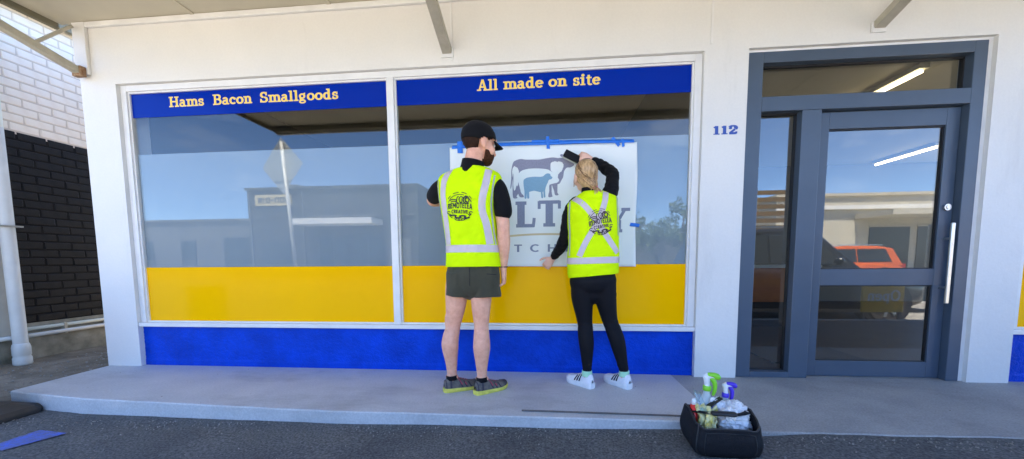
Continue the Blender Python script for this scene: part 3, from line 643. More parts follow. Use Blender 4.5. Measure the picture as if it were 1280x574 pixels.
part(MB().lathe([(.056,-.075),(.066,-.06),(.066,.0),(.058,.02),(.064,.03),(.064,.11),(.058,.14),(.052,.15)],24,(-5.335,.20,0)), 'pipe_foot', M['pvc'], dp, smooth=True)
part(MB().box(-5.445,-5.26,.125,.275,1.32,1.335), 'pipe_clip', M['steel'], dp)
part(MB().cyl((-5.405,-.5,.205),(-5.405,1.8,.205),.022,12), 'wall_pipe', M['pvc'], nb, smooth=True)
part(MB().cyl((-5.425,.28,.272),(-5.425,1.8,.272),.019,12), 'wall_pipe', M['pvc_cream'], nb, smooth=True)
for y in (.62, 1.02): part(MB().box(-5.447,-5.40,y-.012,y+.012,.175,.298), 'pipe_saddle', M['steel_cream'], nb)

# pavement sign at the left edge: tall white panel on a black rubber foot
sg = thing('pavement_sign', 'white upright sign panel on a black rubber foot at the left edge', 'sign', (-3.83, -.92, gz(-3.8)))
zb = gz(-3.8)
fo = MB(); prof = [(0,.0,0),(.0,.055,0)]
fv = []
for sc_, z_ in ((1.0,0),(1.0,.03),(.93,.055),(.62,.085)):
    for sx, sy in ((-.42,-.20),(.36,-.20),(.42,-.12),(.42,.14),(.36,.20),(-.42,.20)):
        fv.append((-4.06+sx*sc_, -.93+sy*sc_, zb+z_))
fo.add(fv, [(k*6+i, k*6+(i+1)%6, (k+1)*6+(i+1)%6, (k+1)*6+i) for k in range(3) for i in range(6)]+[tuple(range(18,24)), (5,4,3,2,1,0)])
fo.build('foot', M['rubber'], sg, bevel=.008, fix=True)
MB().box(-4.32,-3.82,-.945,-.905,zb+.086,zb+.80).build('panel', M['pvc'], sg, bevel=.006)

# ------------------------------------------------------------------ across the street (seen mirrored in the glass)
def tree(name, label, x, y, h, w_, seed, cat='tree'):
    random.seed(seed); t = thing(name, label, cat, (x, y, -.1))
    tb = MB().tube([(x,y,-.3,.16),(x+.1,y,h*.25,.12),(x,y+.1,h*.5,.09),(x+.2,y,h*.8,.03)], 10)
    for k in range(7):
        a = random.uniform(0,6.28); z0 = h*random.uniform(.3,.6); e = (x+w_*.7*math.cos(a), y+w_*.7*math.sin(a), z0+h*.25)
        tb.tube([(x,y,z0,.06),((x+e[0])/2,(y+e[1])/2,z0+h*.16,.04),(*e,.012)], 8)
    tb.build('trunk', MATS.get('bark') or mat('bark', (0.10,0.075,0.05), .9, var=.3, vscale=9), t, smooth=True)
    cb = MB(); cl = [(x+random.gauss(0,w_*.45), y+random.gauss(0,w_*.4), h*random.uniform(.42,.95), random.uniform(.35,.8)*w_*.45) for _ in range(26)]
    for cx, cy, cz, r in cl:
        for k in range(70):
            d = Vector((random.gauss(0,1),random.gauss(0,1),random.gauss(0,.7))).normalized()*r*random.uniform(.5,1.05)
            p = Vector((cx,cy,cz))+d; s_ = random.uniform(.09,.2); u = Vector((random.gauss(0,1),random.gauss(0,1),random.gauss(0,1))).normalized(); v = u.cross(Vector((random.random(),1,.3))).normalized()
            cb.add([p-u*s_, p+v*s_*.5, p+u*s_, p-v*s_*.5], [(0,1,2,3)])
    cb.build('crown', MATS.get('leaf') or mat('leaf', (0.045,0.085,0.03), .6, col2=(.09,.13,.05), vscale=2), t)
def shopblock(name, label, x0, x1, y, h, m, glassm, openings, parapet=.0):
    t = thing(name, label, 'building', ((x0+x1)/2, y-4, -.1))
    MB().box(x0,x1,y-8,y,-.3,h).build('wall', m, t)
    for (a,b,z0,z1) in openings:
        o = MB().box(a,b,y+.004,y+.05,z0,z1).build('window', glassm, t)
        MB().box(a-.05,b+.05,y+.004,y+.09,z1+.001,z1+.07).box(a-.05,b+.05,y+.004,y+.09,z0-.07,z0-.001).build('window_trim', m, o)
    MB().box(x0-.1,x1+.1,y-8.1,y+.12,h+.001,h+.16).build('parapet', m, t)
    return t
M['dk'] = mat('dark_block', (0.045,0.047,0.052), .7, var=.15, vscale=.8)
M['mid'] = mat('grey_block', (0.13,0.135,0.14), .75, var=.12, vscale=.7)
M['cr'] = mat('cream_block', (0.50,0.46,0.38), .75, var=.08, vscale=.8)
M['dglass'] = mat('dark_glazing', (0.02,0.024,0.03), .12)
M['sgy'] = mat('sign_cream', (0.60,0.50,0.26), .5)
d = shopblock('dark_warehouse', 'dark grey flat roofed warehouse across the street mirrored in the left window', -19.4, -8.0, -20, 5.62, M['dk'], M['dglass'],
    [(-14.6,-12.6,.3,2.5),(-12.2,-10.4,.3,2.5),(-18.6,-16.6,.3,2.3)])
b = MB().box(-18.75,-16.3,-19.99,-19.86,4.62,5.30).build('signboard', M['sgy'], d)
bs = MB(); x = -18.55      # blocky sign characters, as they show mirrored in the glass
for kind in 'mig-nez':
    wd = .30 if kind != 'i' else .12
    if kind == '-': bs.box(x,x+.18,-19.855,-19.84,4.92,4.99); x += .25; continue
    bs.box(x,x+.08,-19.855,-19.84,4.80,5.12)
    if wd > .2: bs.box(x+wd-.08,x+wd,-19.855,-19.84,4.80,5.12).box(x+.08,x+wd-.08,-19.855,-19.84,5.05,5.12)
    if kind in 'gez': bs.box(x+.08,x+wd-.08,-19.855,-19.84,4.80,4.86)
    if kind == 'm': bs.box(x+.12,x+.18,-19.855,-19.84,4.80,5.04)
    x += wd+.06
bs.build('lettering', M['dk'], b)
MB().box(-15.3,-10.3,-19.95,-18.4,3.25,3.60).build('awning', M['wall'], d)
MB().box(-15.3,-8.1,-19.99,-19.9,3.85,3.95).build('flashing', M['mid'], d)
for x in (-19.2,-15.6,-9.2): MB().cyl((x,-19.94,0),(x,-19.94,5.5),.06,8).build('downpipe', M['mid'], d)
MB().box(-9.9,-8.5,-19.99,-19.93,0,2.4).build('roller_door', M['signback0'] if 'signback0' in M else M['mid'], d)
for x in (-14.6,-13.6,-11.3): MB().box(x-.03,x+.03,-19.95,-19.90,.3,2.5).build('mullion', M['mid'], d)
MB().box(-17.5,-16.7,-22,-21.2,5.7,6.2).build('roof_vent', M['mid'], d)
shopblock('grey_workshop', 'low grey workshop left of the dark warehouse in the mirror image', -36, -19.6, -23, 4.05, M['mid'], M['dglass'], [(-31,-29.8,1.2,2.6),(-27.5,-26.3,1.2,2.6),(-24,-21,.2,2.8)])
c = shopblock('cream_shop', 'cream shop across the street mirrored in the door glass', 13.2, 34, -20, 4.45, M['cr'], M['dglass'],
    [(18.2,20.3,.3,2.7),(20.7,23.2,.3,2.7),(23.6,26,.3,2.7),(14.1,15.3,1.1,3.1)])
MB().box(17.4,30,-19.98,-17.6,3.15,3.42).build('awning', M['cr'], c)
MB().box(13.1,34.2,-19.95,-19.80,3.70,3.92).build('moulding', M['wall'], c)
shopblock('low_shed', 'low pale shed beyond the trees in the mirror image', 2.5, 12.9, -31, 3.0, M['mid'], M['dglass'], [(5,7,.6,2.0)])
tree('tree', 'spreading tree mirrored in the right part of the big window', 10.3, -27, 5.6, 2.8, 21)
tree('tree', 'bushy tree left of the shed in the mirror image', 5.9, -25, 4.2, 2.2, 22)
tree('tree', 'tree showing above the grey workshop in the mirror image', -21.2, -28, 6.2, 2.0, 23)
# timber screen, lamp post and white column (narrow side pane)
t = thing('timber_screen', 'brown slatted timber screen mirrored in the narrow side pane', 'screen', (10, -15, -.1))
M['timber'] = mat('brown_timber', (0.13,0.085,0.045), .8, var=.2, vscale=5, aniso=(1,1,8))
for x in (8.6, 11.8): MB().box(x,x+.14,-15,-14.86,-.1,4.4).build('post', M['timber'], t)
for k in range(12): MB().box(8.5,12.0,-14.855,-14.81,.4+k*.31,.4+k*.31+.19).build('slat', M['timber'], t)
t = thing('lamp_post', 'thin dark pole mirrored in the narrow side pane', 'pole', (5.55, -8.8, -.2))
MB().cyl((5.55,-8.8,-.2),(5.55,-8.8,6.5),.055,12,.04).build('shaft', M['eave_grey'], t, smooth=True); MB().cyl((5.55,-8.8,-.2),(5.55,-8.8,.1),.12,12).build('base', M['eave_grey'], t)
# road sign seen from behind, on a white pole
t = thing('road_sign', 'back of a diamond road sign on a white pole mirrored in the left window', 'road sign', (-5.42, -4.5, -.2))
M['signback'] = mat('bare_aluminium', (0.50,0.53,0.53), .45, metal=.4, var=.08, vscale=4)
MB().cyl((-5.36,-4.5,-.2),(-5.60,-4.5,3.50),.036,16).build('pole', M['pvc'], t, smooth=True)
R = Matrix.Rotation(rad(15), 3, 'Z')
pl = MB(); vs = []
for dy in (0,.004):
    for a in ((0,.60),(.60,0),(0,-.60),(-.60,0)): vs.append(R @ Vector((a[0],-.075+dy,a[1])) + Vector((-5.68,-4.5,3.02)))
pl.add(vs, [(0,1,2,3),(7,6,5,4),(0,4,5,1),(1,5,6,2),(2,6,7,3),(3,7,4,0)]); pl.build('plate', M['signback'], t)
for z in (2.72,3.32):
    MB().bar(R @ Vector((-.26,-.062,0))+Vector((-5.66,-4.5,z)), R @ Vector((.26,-.062,0))+Vector((-5.66,-4.5,z)), .02,.03).build('bracket', M['signback'], t)
# 'Open' footpath sign
t = thing('open_sign', 'yellow sign reading Open on the kerb mirrored in the lower door pane', 'sign', (5.35,-3.12,-.2))
M['sgyel'] = mat('yellow_sign', (0.85,0.52,0.01), .5)
MB().box(5.10,5.72,-3.30,-3.26,.07,.60).build('panel', M['sgyel'], t, bevel=.01)
w_ = word(MB(), 'Open', serif_font(.24,.13,.1), -.25, .25, .26, .17, 0.0); w_.v = [(5.41-v[0], -3.254-v[1], v[2]) for v in w_.v]
w_.build('lettering', M['wall'], t)
MB().box(5.12,5.16,-3.30,-3.26,-.2,.07).build('leg', M['eave_grey'], t); MB().box(5.66,5.70,-3.30,-3.26,-.2,.07).build('leg', M['eave_grey'], t)

def car(name, label, L_, Wd, Ht, paint, loc, rz, suv=False):
    t = thing(name, label, 'car', loc, rz)
    hw = Wd/2; k = []
    def place(mb, nm, m, parent=t, **kw):
        o = mb.build(nm, m, None, **kw); o.parent = parent; return o
    belt = Ht*.60
    st = [(-.5,.42,.62,.80),(-.485,.30,belt-.06,.90),(-.42,.22,belt-.01,.97),(-.2,.20,belt,1),(.1,.20,belt,1),(.22,.20,belt-.03,1),(.36,.21,belt-.10,.98),(.45,.24,belt-.17,.92),(.49,.32,belt-.28,.82),(.5,.42,.58,.74)]
    mb = MB(); n = 12
    for s_, zb_, zt, wf in st:
        x = s_*L_; w2 = hw*wf
        half = [(w2*.86,zb_),(w2*.98,zb_+.10),(w2,(zb_+zt)/2),(w2*.985,zt-.14),(w2*.94,zt-.04),(w2*.80,zt)]
        ring = [(x,y_,z_) for y_,z_ in half] + [(x,-y_,z_) for y_,z_ in reversed(half)]
        mb.v += ring
    mb.f = [(i*n+j, i*n+(j+1)%n, (i+1)*n+(j+1)%n, (i+1)*n+j) for i in range(len(st)-1) for j in range(n)] + [tuple(range(n)), tuple(reversed(range((len(st)-1)*n, len(st)*n)))]
    body = place(mb, 'body', paint, smooth=True, fix=True); s_ = body.modifiers.new('sub','SUBSURF'); s_.levels = 2; s_.render_levels = 2
    # greenhouse
    b0 = -.47 if suv else -.36
    gh = [(b0,belt-.05,.80),(b0+.06,Ht-.10,.70),(b0+.18,Ht-.01,.70),(-.02,Ht,.70),(.08,Ht-.03,.70),(.24,belt-.04,.82)]
    mb = MB()
    for s_, zt, wf in gh:
        x = s_*L_; z0 = belt-.10
        ring = [(x,hw*.93,z0),(x,hw*(wf+.06),zt-.06 if zt > belt+.1 else z0+.04),(x,hw*wf,max(zt,z0+.05)),(x,-hw*wf,max(zt,z0+.05)),(x,-hw*(wf+.06),zt-.06 if zt > belt+.1 else z0+.04),(x,-hw*.93,z0)]
        mb.v += ring
    mb.f = [(i*6+j, i*6+(j+1)%6, (i+1)*6+(j+1)%6, (i+1)*6+j) for i in range(len(gh)-1) for j in range(6)] + [(0,1,2,3,4,5),(35,34,33,32,31,30)]
    place(mb, 'roof', paint, smooth=False, fix=True, bevel=.03)
    for sg_ in (-1,1):
        for a, b in ((b0+.09,-.10),(-.09,.07)):
            xa, xb = a*L_, b*L_; za = Ht-.13
            e = .10 if b > 0 else .0
            f_ = lambda z_: hw*(.93+(.76-.93)*(z_-(belt-.10))/(Ht-.06-(belt-.10)))+.012
            v = [(xa,sg_*f_(belt+.02),belt+.02),(xb+e*L_,sg_*f_(belt+.02),belt+.02),(xb,sg_*f_(za),za),(xa+(.04*L_ if a < -.2 else 0),sg_*f_(za),za)]
            place(MB().add(v+[(p[0],p[1]-sg_*.02,p[2]) for p in v], [(0,1,2,3),(7,6,5,4),(0,4,5,1),(1,5,6,2),(2,6,7,3),(3,7,4,0)]), 'side_window', M['dglass'], fix=True)
        place(MB().ell((.13*L_,sg_*(hw+.07),belt+.08),(.07,.09,.07),14,8), 'mirror', paint, smooth=True)
        place(MB().ell((.465*L_,sg_*hw*.66,belt-.22),(.10,.17,.07),14,8), 'headlight', M['eye'], smooth=True)
        place(MB().box(-.503*L_,-.47*L_,sg_*hw*.55 if sg_ > 0 else -hw*.86,hw*.86 if sg_ > 0 else -hw*.55,belt-.20,belt-.05), 'tail_light', MATS.get('tail') or mat('tail', (.35,.01,.01), .2))
        for wx in (-.31,.32):
            wy = sg_*(hw-.10)
            ty = MB(); prof = [(.20,-.10),(.29,-.11),(.325,-.08),(.325,.08),(.29,.11),(.20,.10)]; m2 = []
            ty.lathe(prof, 28); ty.v = [(wx*L_+v[0], wy+v[2], .325+v[1]) for v in ty.v]
            tyre = place(ty, 'wheel', M['rubber'], smooth=False)
            rm = MB()
            for q in range(7):
                a = q*2*math.pi/7; rm.bar((wx*L_,wy+sg_*.105,.325),(wx*L_+.2*math.cos(a),wy+sg_*.112,.325+.2*math.sin(a)),.05,.02,(0,1,0))
            rm.cyl((wx*L_,wy+sg_*.08,.325),(wx*L_,wy+sg_*.118,.325),.06,14)
            place(rm, 'rim', M['steel'], tyre)
            place(MB().cyl((wx*L_,sg_*(hw-.24),.36),(wx*L_,sg_*(hw-.012),.36),.40,28), 'wheel_arch', M['gasket'])
    ws = [(.09*L_,hw*.66,Ht-.06),(.09*L_,-hw*.66,Ht-.06),(.225*L_,-hw*.76,belt-.01),(.225*L_,hw*.76,belt-.01)]
    place(MB().add([(x+.02,y_,z_+.02) for x,y_,z_ in ws]+ws, [(0,1,2,3),(7,6,5,4),(0,4,5,1),(1,5,6,2),(2,6,7,3),(3,7,4,0)]), 'windscreen', M['dglass'], fix=True)
    rw = [((b0+.05)*L_,hw*.62,Ht-.14),((b0+.05)*L_,-hw*.62,Ht-.14),((b0+.005)*L_,-hw*.7,belt+.04),((b0+.005)*L_,hw*.7,belt+.04)]
    place(MB().add([(x-.02,y_,z_+.01) for x,y_,z_ in rw]+rw, [(0,1,2,3),(7,6,5,4),(0,4,5,1),(1,5,6,2),(2,6,7,3),(3,7,4,0)]), 'rear_window', M['dglass'], fix=True)
    place(MB().box(-.46*L_,.46*L_,-hw+.02,hw-.02,.20,.26), 'underbody', M['gasket'])
    for sg_ in (-1,1):
        place(MB().bar((-.34*L_,sg_*hw*.62,Ht+.03),(.02*L_,sg_*hw*.62,Ht+.03),.03,.03), 'roof_rail', M['steel'])
    return t
M['orange_paint'] = mat('orange_paint', (0.62,0.11,0.012), .3, coat=.8, metal=.2)
M['black_paint'] = mat('black_paint', (0.008,0.008,0.010), .25, coat=.9)
car('parked_car', 'glossy black car parked at the kerb mirrored in the door glass', 4.6, 1.86, 1.70, M['black_paint'], (4.40,-4.66,-.20), 0.0)
car('parked_car', 'orange hatchback parked across the street mirrored in the upper door pane', 4.2, 1.80, 1.58, M['orange_paint'], (11.3,-12.9,-.16), math.pi, True)

# ------------------------------------------------------------------ people
def loft_rings(rings, n=40, ex=2.5, fold=0.0, seed=0.0, sub=4, yawv=0.0):
    """torso-like closed loft. rings: (z, xl, xr, yc, hd); superellipse sections, Catmull-Rom in z, cloth folds from noise"""
    Q = []
    for i in range(len(rings)-1):
        p0 = rings[max(i-1,0)]; p1 = rings[i]; p2 = rings[i+1]; p3 = rings[min(i+2,len(rings)-1)]
        for k in range(sub):
            t = k/sub; Q.append([0.5*((2*p1[d])+(-p0[d]+p2[d])*t+(2*p0[d]-5*p1[d]+4*p2[d]-p3[d])*t*t+(-p0[d]+3*p1[d]-3*p2[d]+p3[d])*t**3) for d in range(5)])
    Q.append(list(rings[-1])); mb = MB(); vs = []
    for z, xl, xr, yc, hd in Q:
        cx = (xl+xr)/2; hw = (xr-xl)/2
        for i in range(n):
            a = 2*math.pi*i/n; c, s = math.cos(a), math.sin(a)
            x = math.copysign(abs(c)**(2/ex), c)*hw; y = math.copysign(abs(s)**(2/ex), s)*hd
            zz = z
            if fold:
                f = noise.noise((x*6+seed, z*3.2+y*3, seed))*.60 + noise.noise((x*13+z*9, z*5+seed, seed+3))*.30
                k1 = abs(noise.noise((x*9+z*7, z*11-x*4, seed+7))); k2 = abs(noise.noise((x*15-z*10, z*6, seed+11)))
                f += .55*max(0, .35-k1)/.35*.6 - .40*max(0, .22-k2)/.22*.6
                y += fold*f*(1 if s < 0 else -1); x += fold*.5*f*(1 if c > 0 else -1)
                zz += .004*noise.noise((x*9, y*9, seed)) if z == Q[0][0] else 0
            vs.append((cx+x+y*yawv, yc+y-x*yawv, zz))
    k = len(Q)
    fs = [(j*n+i, j*n+(i+1)%n, (j+1)*n+(i+1)%n, (j+1)*n+i) for j in range(k-1) for i in range(n)] + [tuple(reversed(range(n))), tuple(range((k-1)*n, k*n))]
    return mb.add(vs, fs)
def hand(mb, W, d, n_, t, s=1.0, curl=0.5, spread=1.0):
    W = Vector(W); d = Vector(d).normalized(); t = (Vector(t)-d*Vector(t).dot(d)).normalized(); n_ = Vector(n_); n_ = (n_-d*n_.dot(d)-t*n_.dot(t)).normalized()
    def T(p, rx, ry): return (p.x,p.y,p.z,rx*s,ry*s)
    mb.tube([T(W-d*.02*s,.026,.021), T(W+d*.02*s,.031,.020), T(W+d*.055*s,.040,.017), T(W+d*.088*s,.040,.014)], 16, side=t, sub=4)
    for off, ln in ((.031,.072),(.011,.081),(-.010,.075),(-.030,.058)):
        p = W + d*.080*s + t*off*s; a = .15*curl; pts = [T(p,.0095,.0095)]
        for j, f in enumerate((.45,.32,.25)):
            a += curl*(.75, .95, .7)[j]; dr = d*math.cos(a)+n_*math.sin(a)+t*off*1.2*spread; p = p + dr.normalized()*ln*f*s; pts.append(T(p,.0088-.0008*j,.0088-.0008*j))
        mb.tube(pts, 10, side=t, sub=3)
    p = W + d*.030*s + t*.030*s; pts = [T(p,.014,.013)]
    for j, (a, ln) in enumerate(((.85,.036),(.5,.030),(.3,.024))):
        dr = d*math.cos(a)+t*math.sin(a)+n_*.35*curl; p = p+dr.normalized()*ln*s; pts.append(T(p,.0108-.001*j,.0108-.001*j))
    mb.tube(pts, 10, side=d, sub=3)
def head_shapes(mb, c, R, s=1.0):
    c = Vector(c)
    def E(p, r, n=22, m=14): mb.ell(c + R @ (Vector(p)*s), tuple(q*s for q in r), n, m, R)
    E((0,-.012,.035),(.076,.098,.090)); E((0,.030,-.005),(.066,.066,.085)); E((0,.045,-.062),(.052,.052,.050)); E((0,.072,-.088),(.026,.025,.022))
    E((0,.086,.045),(.050,.020,.026)); E((0,.100,-.012),(.0135,.020,.026)); E((0,.114,-.026),(.015,.014,.012)); E((0,.093,-.062),(.024,.012,.011))
    for q in (-1,1):
        E((q*.080,-.012,-.006),(.011,.023,.036),14,10); E((q*.083,-.006,-.032),(.008,.011,.013),10,8); E((q*.050,.062,-.028),(.022,.026,.030)); E((q*.030,.088,.034),(.024,.012,.010))
def head_loc(c, R, s): return lambda p: Vector(c) + R @ (Vector(p)*s)
def eyes(parent, c, R, s):
    for q in (-1,1):
        MB().ell(Vector(c)+R @ (Vector((q*.031,.084,.014))*s), (.012*s,)*3, 14, 10).build('eye', M['eye'], parent, smooth=True)
def shell(mb, c, R, s, ctr, r, keep, n=44, m=30, wob=0.0):
    """part of an ellipsoid shell, kept where keep(local point) holds, with thickness inwards"""
    e = MB().ell((0,0,0), r, n, m); c = Vector(c); vs = [Vector(v)+Vector(ctr) for v in e.v]
    fs = [f for f in e.f if keep(sum((vs[i] for i in f), Vector())/len(f))]
    out = []
    for v in vs:
        d = (v-Vector(ctr)).normalized(); v = v + d*wob*noise.noise(v*38) if wob else v
        out.append(c + R @ (v*s))
    mb.add(out, fs)
def solid(o, th):
    m_ = o.modifiers.new('solid','SOLIDIFY'); m_.thickness = th; m_.offset = -1; return o
def clean(o):
    bm = bmesh.new(); bm.from_mesh(o.data); bmesh.ops.delete(bm, geom=[v for v in bm.verts if not v.link_faces], context='VERTS'); bm.to_mesh(o.data); bm.free(); return o
class Shoe:
    def __init__(s, heel, toe, w=1.0, h=1.0):
        s.a = Vector(heel); s.b = Vector(toe); s.L = (s.b-s.a).length; s.d = (s.b-s.a).normalized(); s.n = Vector((s.d.y,-s.d.x,0)); s.w = w; s.h = h
        s.prof = [(0,.012,.050),(.02,.024,.075),(.08,.033,.092),(.22,.036,.104),(.34,.037,.094),(.46,.040,.078),(.60,.045,.064),(.75,.0465,.054),(.88,.040,.046),(.96,.027,.036),(1,.010,.022)]
    def sec(s, t):
        P = s.prof
        for (a,wa,ha),(b,wb,hb) in zip(P,P[1:]):
            if t <= b: k = (t-a)/(b-a); return wa+(wb-wa)*k, ha+(hb-ha)*k
        return P[-1][1:]
    def surf(s, t, th, out=0.0):
        w_, h_ = s.sec(t); w_ = w_*s.w+out; h_ = h_*s.h+out; c, sn = math.cos(th), math.sin(th)
        bend = .006*math.sin(t*math.pi)
        spring = .016*max(0,(t-.72)/.28)**2
        return s.a + s.d*(t*s.L) + s.n*(math.copysign(abs(c)**.75,c)*w_+bend) + Vector((0,0,.020+spring+(h_-.012)*max(0,sn)**.8))
    def upper(s, mb):
        n = 16; ts = [0,.015,.05,.1,.16,.22,.28,.34,.4,.46,.53,.6,.68,.75,.82,.88,.93,.97,1]
        vs = [s.surf(t, math.pi*i/n) for t in ts for i in range(n+1)]; k = n+1
        mb.add(vs, [(j*k+i,(j+1)*k+i,(j+1)*k+i+1,j*k+i+1) for j in range(len(ts)-1) for i in range(n)]); return mb
    def sole(s, mb, th=.030, out=.005):
        ts = [0,.02,.06,.12,.22,.34,.46,.6,.75,.86,.93,.97,1]; L_ = []; R_ = []
        for t in ts: 
            L_.append(s.surf(min(1,t),0,out) + s.d*((t-.5)*2*.004)); R_.append(s.surf(min(1,t),math.pi,out)+s.d*((t-.5)*2*.004))
        ring = L_ + R_[::-1]; n = len(ring); tt = ts + ts[::-1]
        vs = []
        for z0, k in ((0,.94),(.006,1.0),(th*.7,1.02),(th,.98)):
            for p, t in zip(ring, tt):
                c_ = s.a + s.d*t*s.L; spring = .014*max(0,(t-.74)/.26)**2
                q = Vector((c_.x+(p.x-c_.x)*k, c_.y+(p.y-c_.y)*k, z0+spring+(.008*(1-t) if z0 > .01 else 0))); vs.append(q)
        fs = [(j*n+i,j*n+(i+1)%n,(j+1)*n+(i+1)%n,(j+1)*n+i) for j in range(3) for i in range(n)] + [tuple(range(3*n,4*n)), tuple(reversed(range(n)))]
        return mb.add(vs, fs)
    def band(s, mb, pts, w_, out=.002):
        """ribbon over the upper through (t, theta) points"""
        def mp(t, th, q): return s.surf(min(1,max(0,t)), th, out)
        n = len(pts); vs = []
        for sd_ in (-1,1):
            for t, th in pts: vs.append(s.surf(min(1,max(0,t+sd_*w_/2)), th, out))
        mb.add(vs, [(i,i+1,n+i+1,n+i) for i in range(n-1)])
def project(bvh, off):
    def f(x, z, q=0):
        h = bvh.ray_cast(Vector((x,-2.0,z)), Vector((0,1,0)))
        if h[0] is None:
            h = bvh.find_nearest(Vector((x,-.6,z)))
        return h[0] + Vector((0,-off-.00012*(q % 9),0)) + h[1]*.0004
    return f
def strap(vest, path, wd, name='reflective_tape', off=.0022, m=None, parent=None, seg=26, cols=5):
    bvh = BVHTree.FromPolygons([v.co for v in vest.data.vertices], [tuple(p.vertices) for p in vest.data.polygons]); f = project(bvh, off)
    P = [Vector((x,0,z)) for x, z in path]; Q = []
    for i in range(len(P)-1):
        p0 = P[max(i-1,0)]; p1 = P[i]; p2 = P[i+1]; p3 = P[min(i+2,len(P)-1)]
        for k in range(seg//(len(P)-1)+1):
            t = k/(seg//(len(P)-1)+1); Q.append(.5*((2*p1)+(-p0+p2)*t+(2*p0-5*p1+4*p2-p3)*t*t+(-p0+3*p1-3*p2+p3)*t**3))
    Q.append(P[-1]); mb = MB(); vs = []
    for i, p in enumerate(Q):
        t = (Q[min(i+1,len(Q)-1)]-Q[max(i-1,0)]).normalized(); nn = Vector((-t.z,0,t.x))
        for c in range(cols+1):
            e = p+nn*wd*(c/cols-.5); vs.append(f(e.x, e.z))
    k = cols+1
    fs = []
    for i in range(len(Q)-1):
        for c in range(cols):
            q = (i*k+c,(i+1)*k+c,(i+1)*k+c+1,i*k+c+1)
            if max((Vector(vs[a])-Vector(vs[b])).length for a in q for b in q) < .09: fs.append(q)
    mb.add(vs, fs); return clean(mb.build(name, m or M['reflective'], parent or vest, smooth=True))
def waistband(vest, z, wd, slope=0.0, cx=0.0, off=.0025):
    bvh = BVHTree.FromPolygons([v.co for v in vest.data.vertices], [tuple(p.vertices) for p in vest.data.polygons])
    cy = sum(v.co.y for v in vest.data.vertices)/len(vest.data.vertices); mb = MB(); vs = []; n = 72; k = 5
    for i in range(n):
        a = 2*math.pi*i/n; d = Vector((math.cos(a), math.sin(a), 0))
        for c in range(k):
            zz = z+wd*(c/(k-1)-.5)+slope*d.x*.19
            h = bvh.ray_cast(Vector((cx,cy,zz))+d*2, -d); vs.append(h[0]+d*off if h[0] else Vector((cx,cy,zz))+d*.15)
    mb.add(vs, [(i*k+c,((i+1)%n)*k+c,((i+1)%n)*k+c+1,i*k+c+1) for i in range(n) for c in range(k-1)])
    return mb.build('waist_tape', M['reflective'], vest, smooth=True)
def vest_logo(vest, cx, cz, r, tilt, m):
    bvh = BVHTree.FromPolygons([v.co for v in vest.data.vertices], [tuple(p.vertices) for p in vest.data.polygons]); f0 = project(bvh, .0050)
    ct, st = math.cos(tilt), math.sin(tilt)
    def f(u, v, q=0): return f0(cx+(u*ct-v*st)*r, cz+(u*st+v*ct)*r, q)
    mb = MB(); q = 0
    def arc(x, y, rx, ry, a0, a1, wd, k=16):
        nonlocal q; q += 1
        ribbon_path(mb, [(x+rx*math.cos(rad(a0+(a1-a0)*i/k)), y+ry*math.sin(rad(a0+(a1-a0)*i/k))) for i in range(k+1)], wd, f, q)
    def arch(u, v, q): return f(u, v+.10*(1-(u/.95)**2)-.05, q)
    SF = sans_font(.21)
    word(mb, 'REMOTELEA', SF, -.96, .98, -.10, .42, 0, mapper=arch, space=.05)
    word(mb, 'CREATIVE', sans_font(.24), -.62, .66, -.46, .27, 0, mapper=lambda u, v, q: f(u, v+.05*(1-u*u)-.03, q), space=.06)
    arc(0,0,.98,.98,24,66,.05); arc(0,0,.98,.98,72,158,.05); arc(0,0,.98,.98,212,236,.05); arc(0,0,.98,.98,250,300,.05); arc(0,0,.98,.98,308,330,.05)
    arc(0,0,1.14,1.14,62,84,.05); arc(0,0,1.14,1.14,96,118,.05); arc(0,0,1.12,1.12,130,146,.05); arc(0,0,1.12,1.12,36,50,.05)
    arc(.10,.60,.16,.22,-30,300,.07); arc(.16,.55,.05,.10,0,360,.04); arc(-.14,.52,.10,.30,60,250,.07); arc(-.50,.48,.26,.12,10,170,.08); arc(-.46,.36,.24,.10,5,175,.07)
    arc(.48,.58,.22,.27,0,360,.09); arc(.50,.58,.09,.15,40,320,.10); arc(.42,.70,.10,.10,0,200,.07); arc(-.62,.22,.16,.07,0,180,.06)
    for x0, sg_ in ((-.86,1),(.86,-1)):
        arc(x0,-.38,.12,.09,0,300,.06); arc(x0+sg_*.10,-.46,.12,.08,180 if sg_ > 0 else 0,330 if sg_ > 0 else -150,.06)
    arc(-.48,-.70,.28,.11,20,170,.12); arc(-.12,-.66,.24,.13,190,350,.12); arc(.24,-.72,.26,.12,20,165,.11); arc(.56,-.64,.22,.14,195,340,.12)
    arc(-.02,-.86,.05,.12,0,360,.05); arc(.26,-.88,.12,.07,0,300,.06); arc(.50,-.80,.10,.05,0,360,.05); arc(-.30,-.82,.10,.05,180,340,.05)
    return mb.build('logo', m, vest)

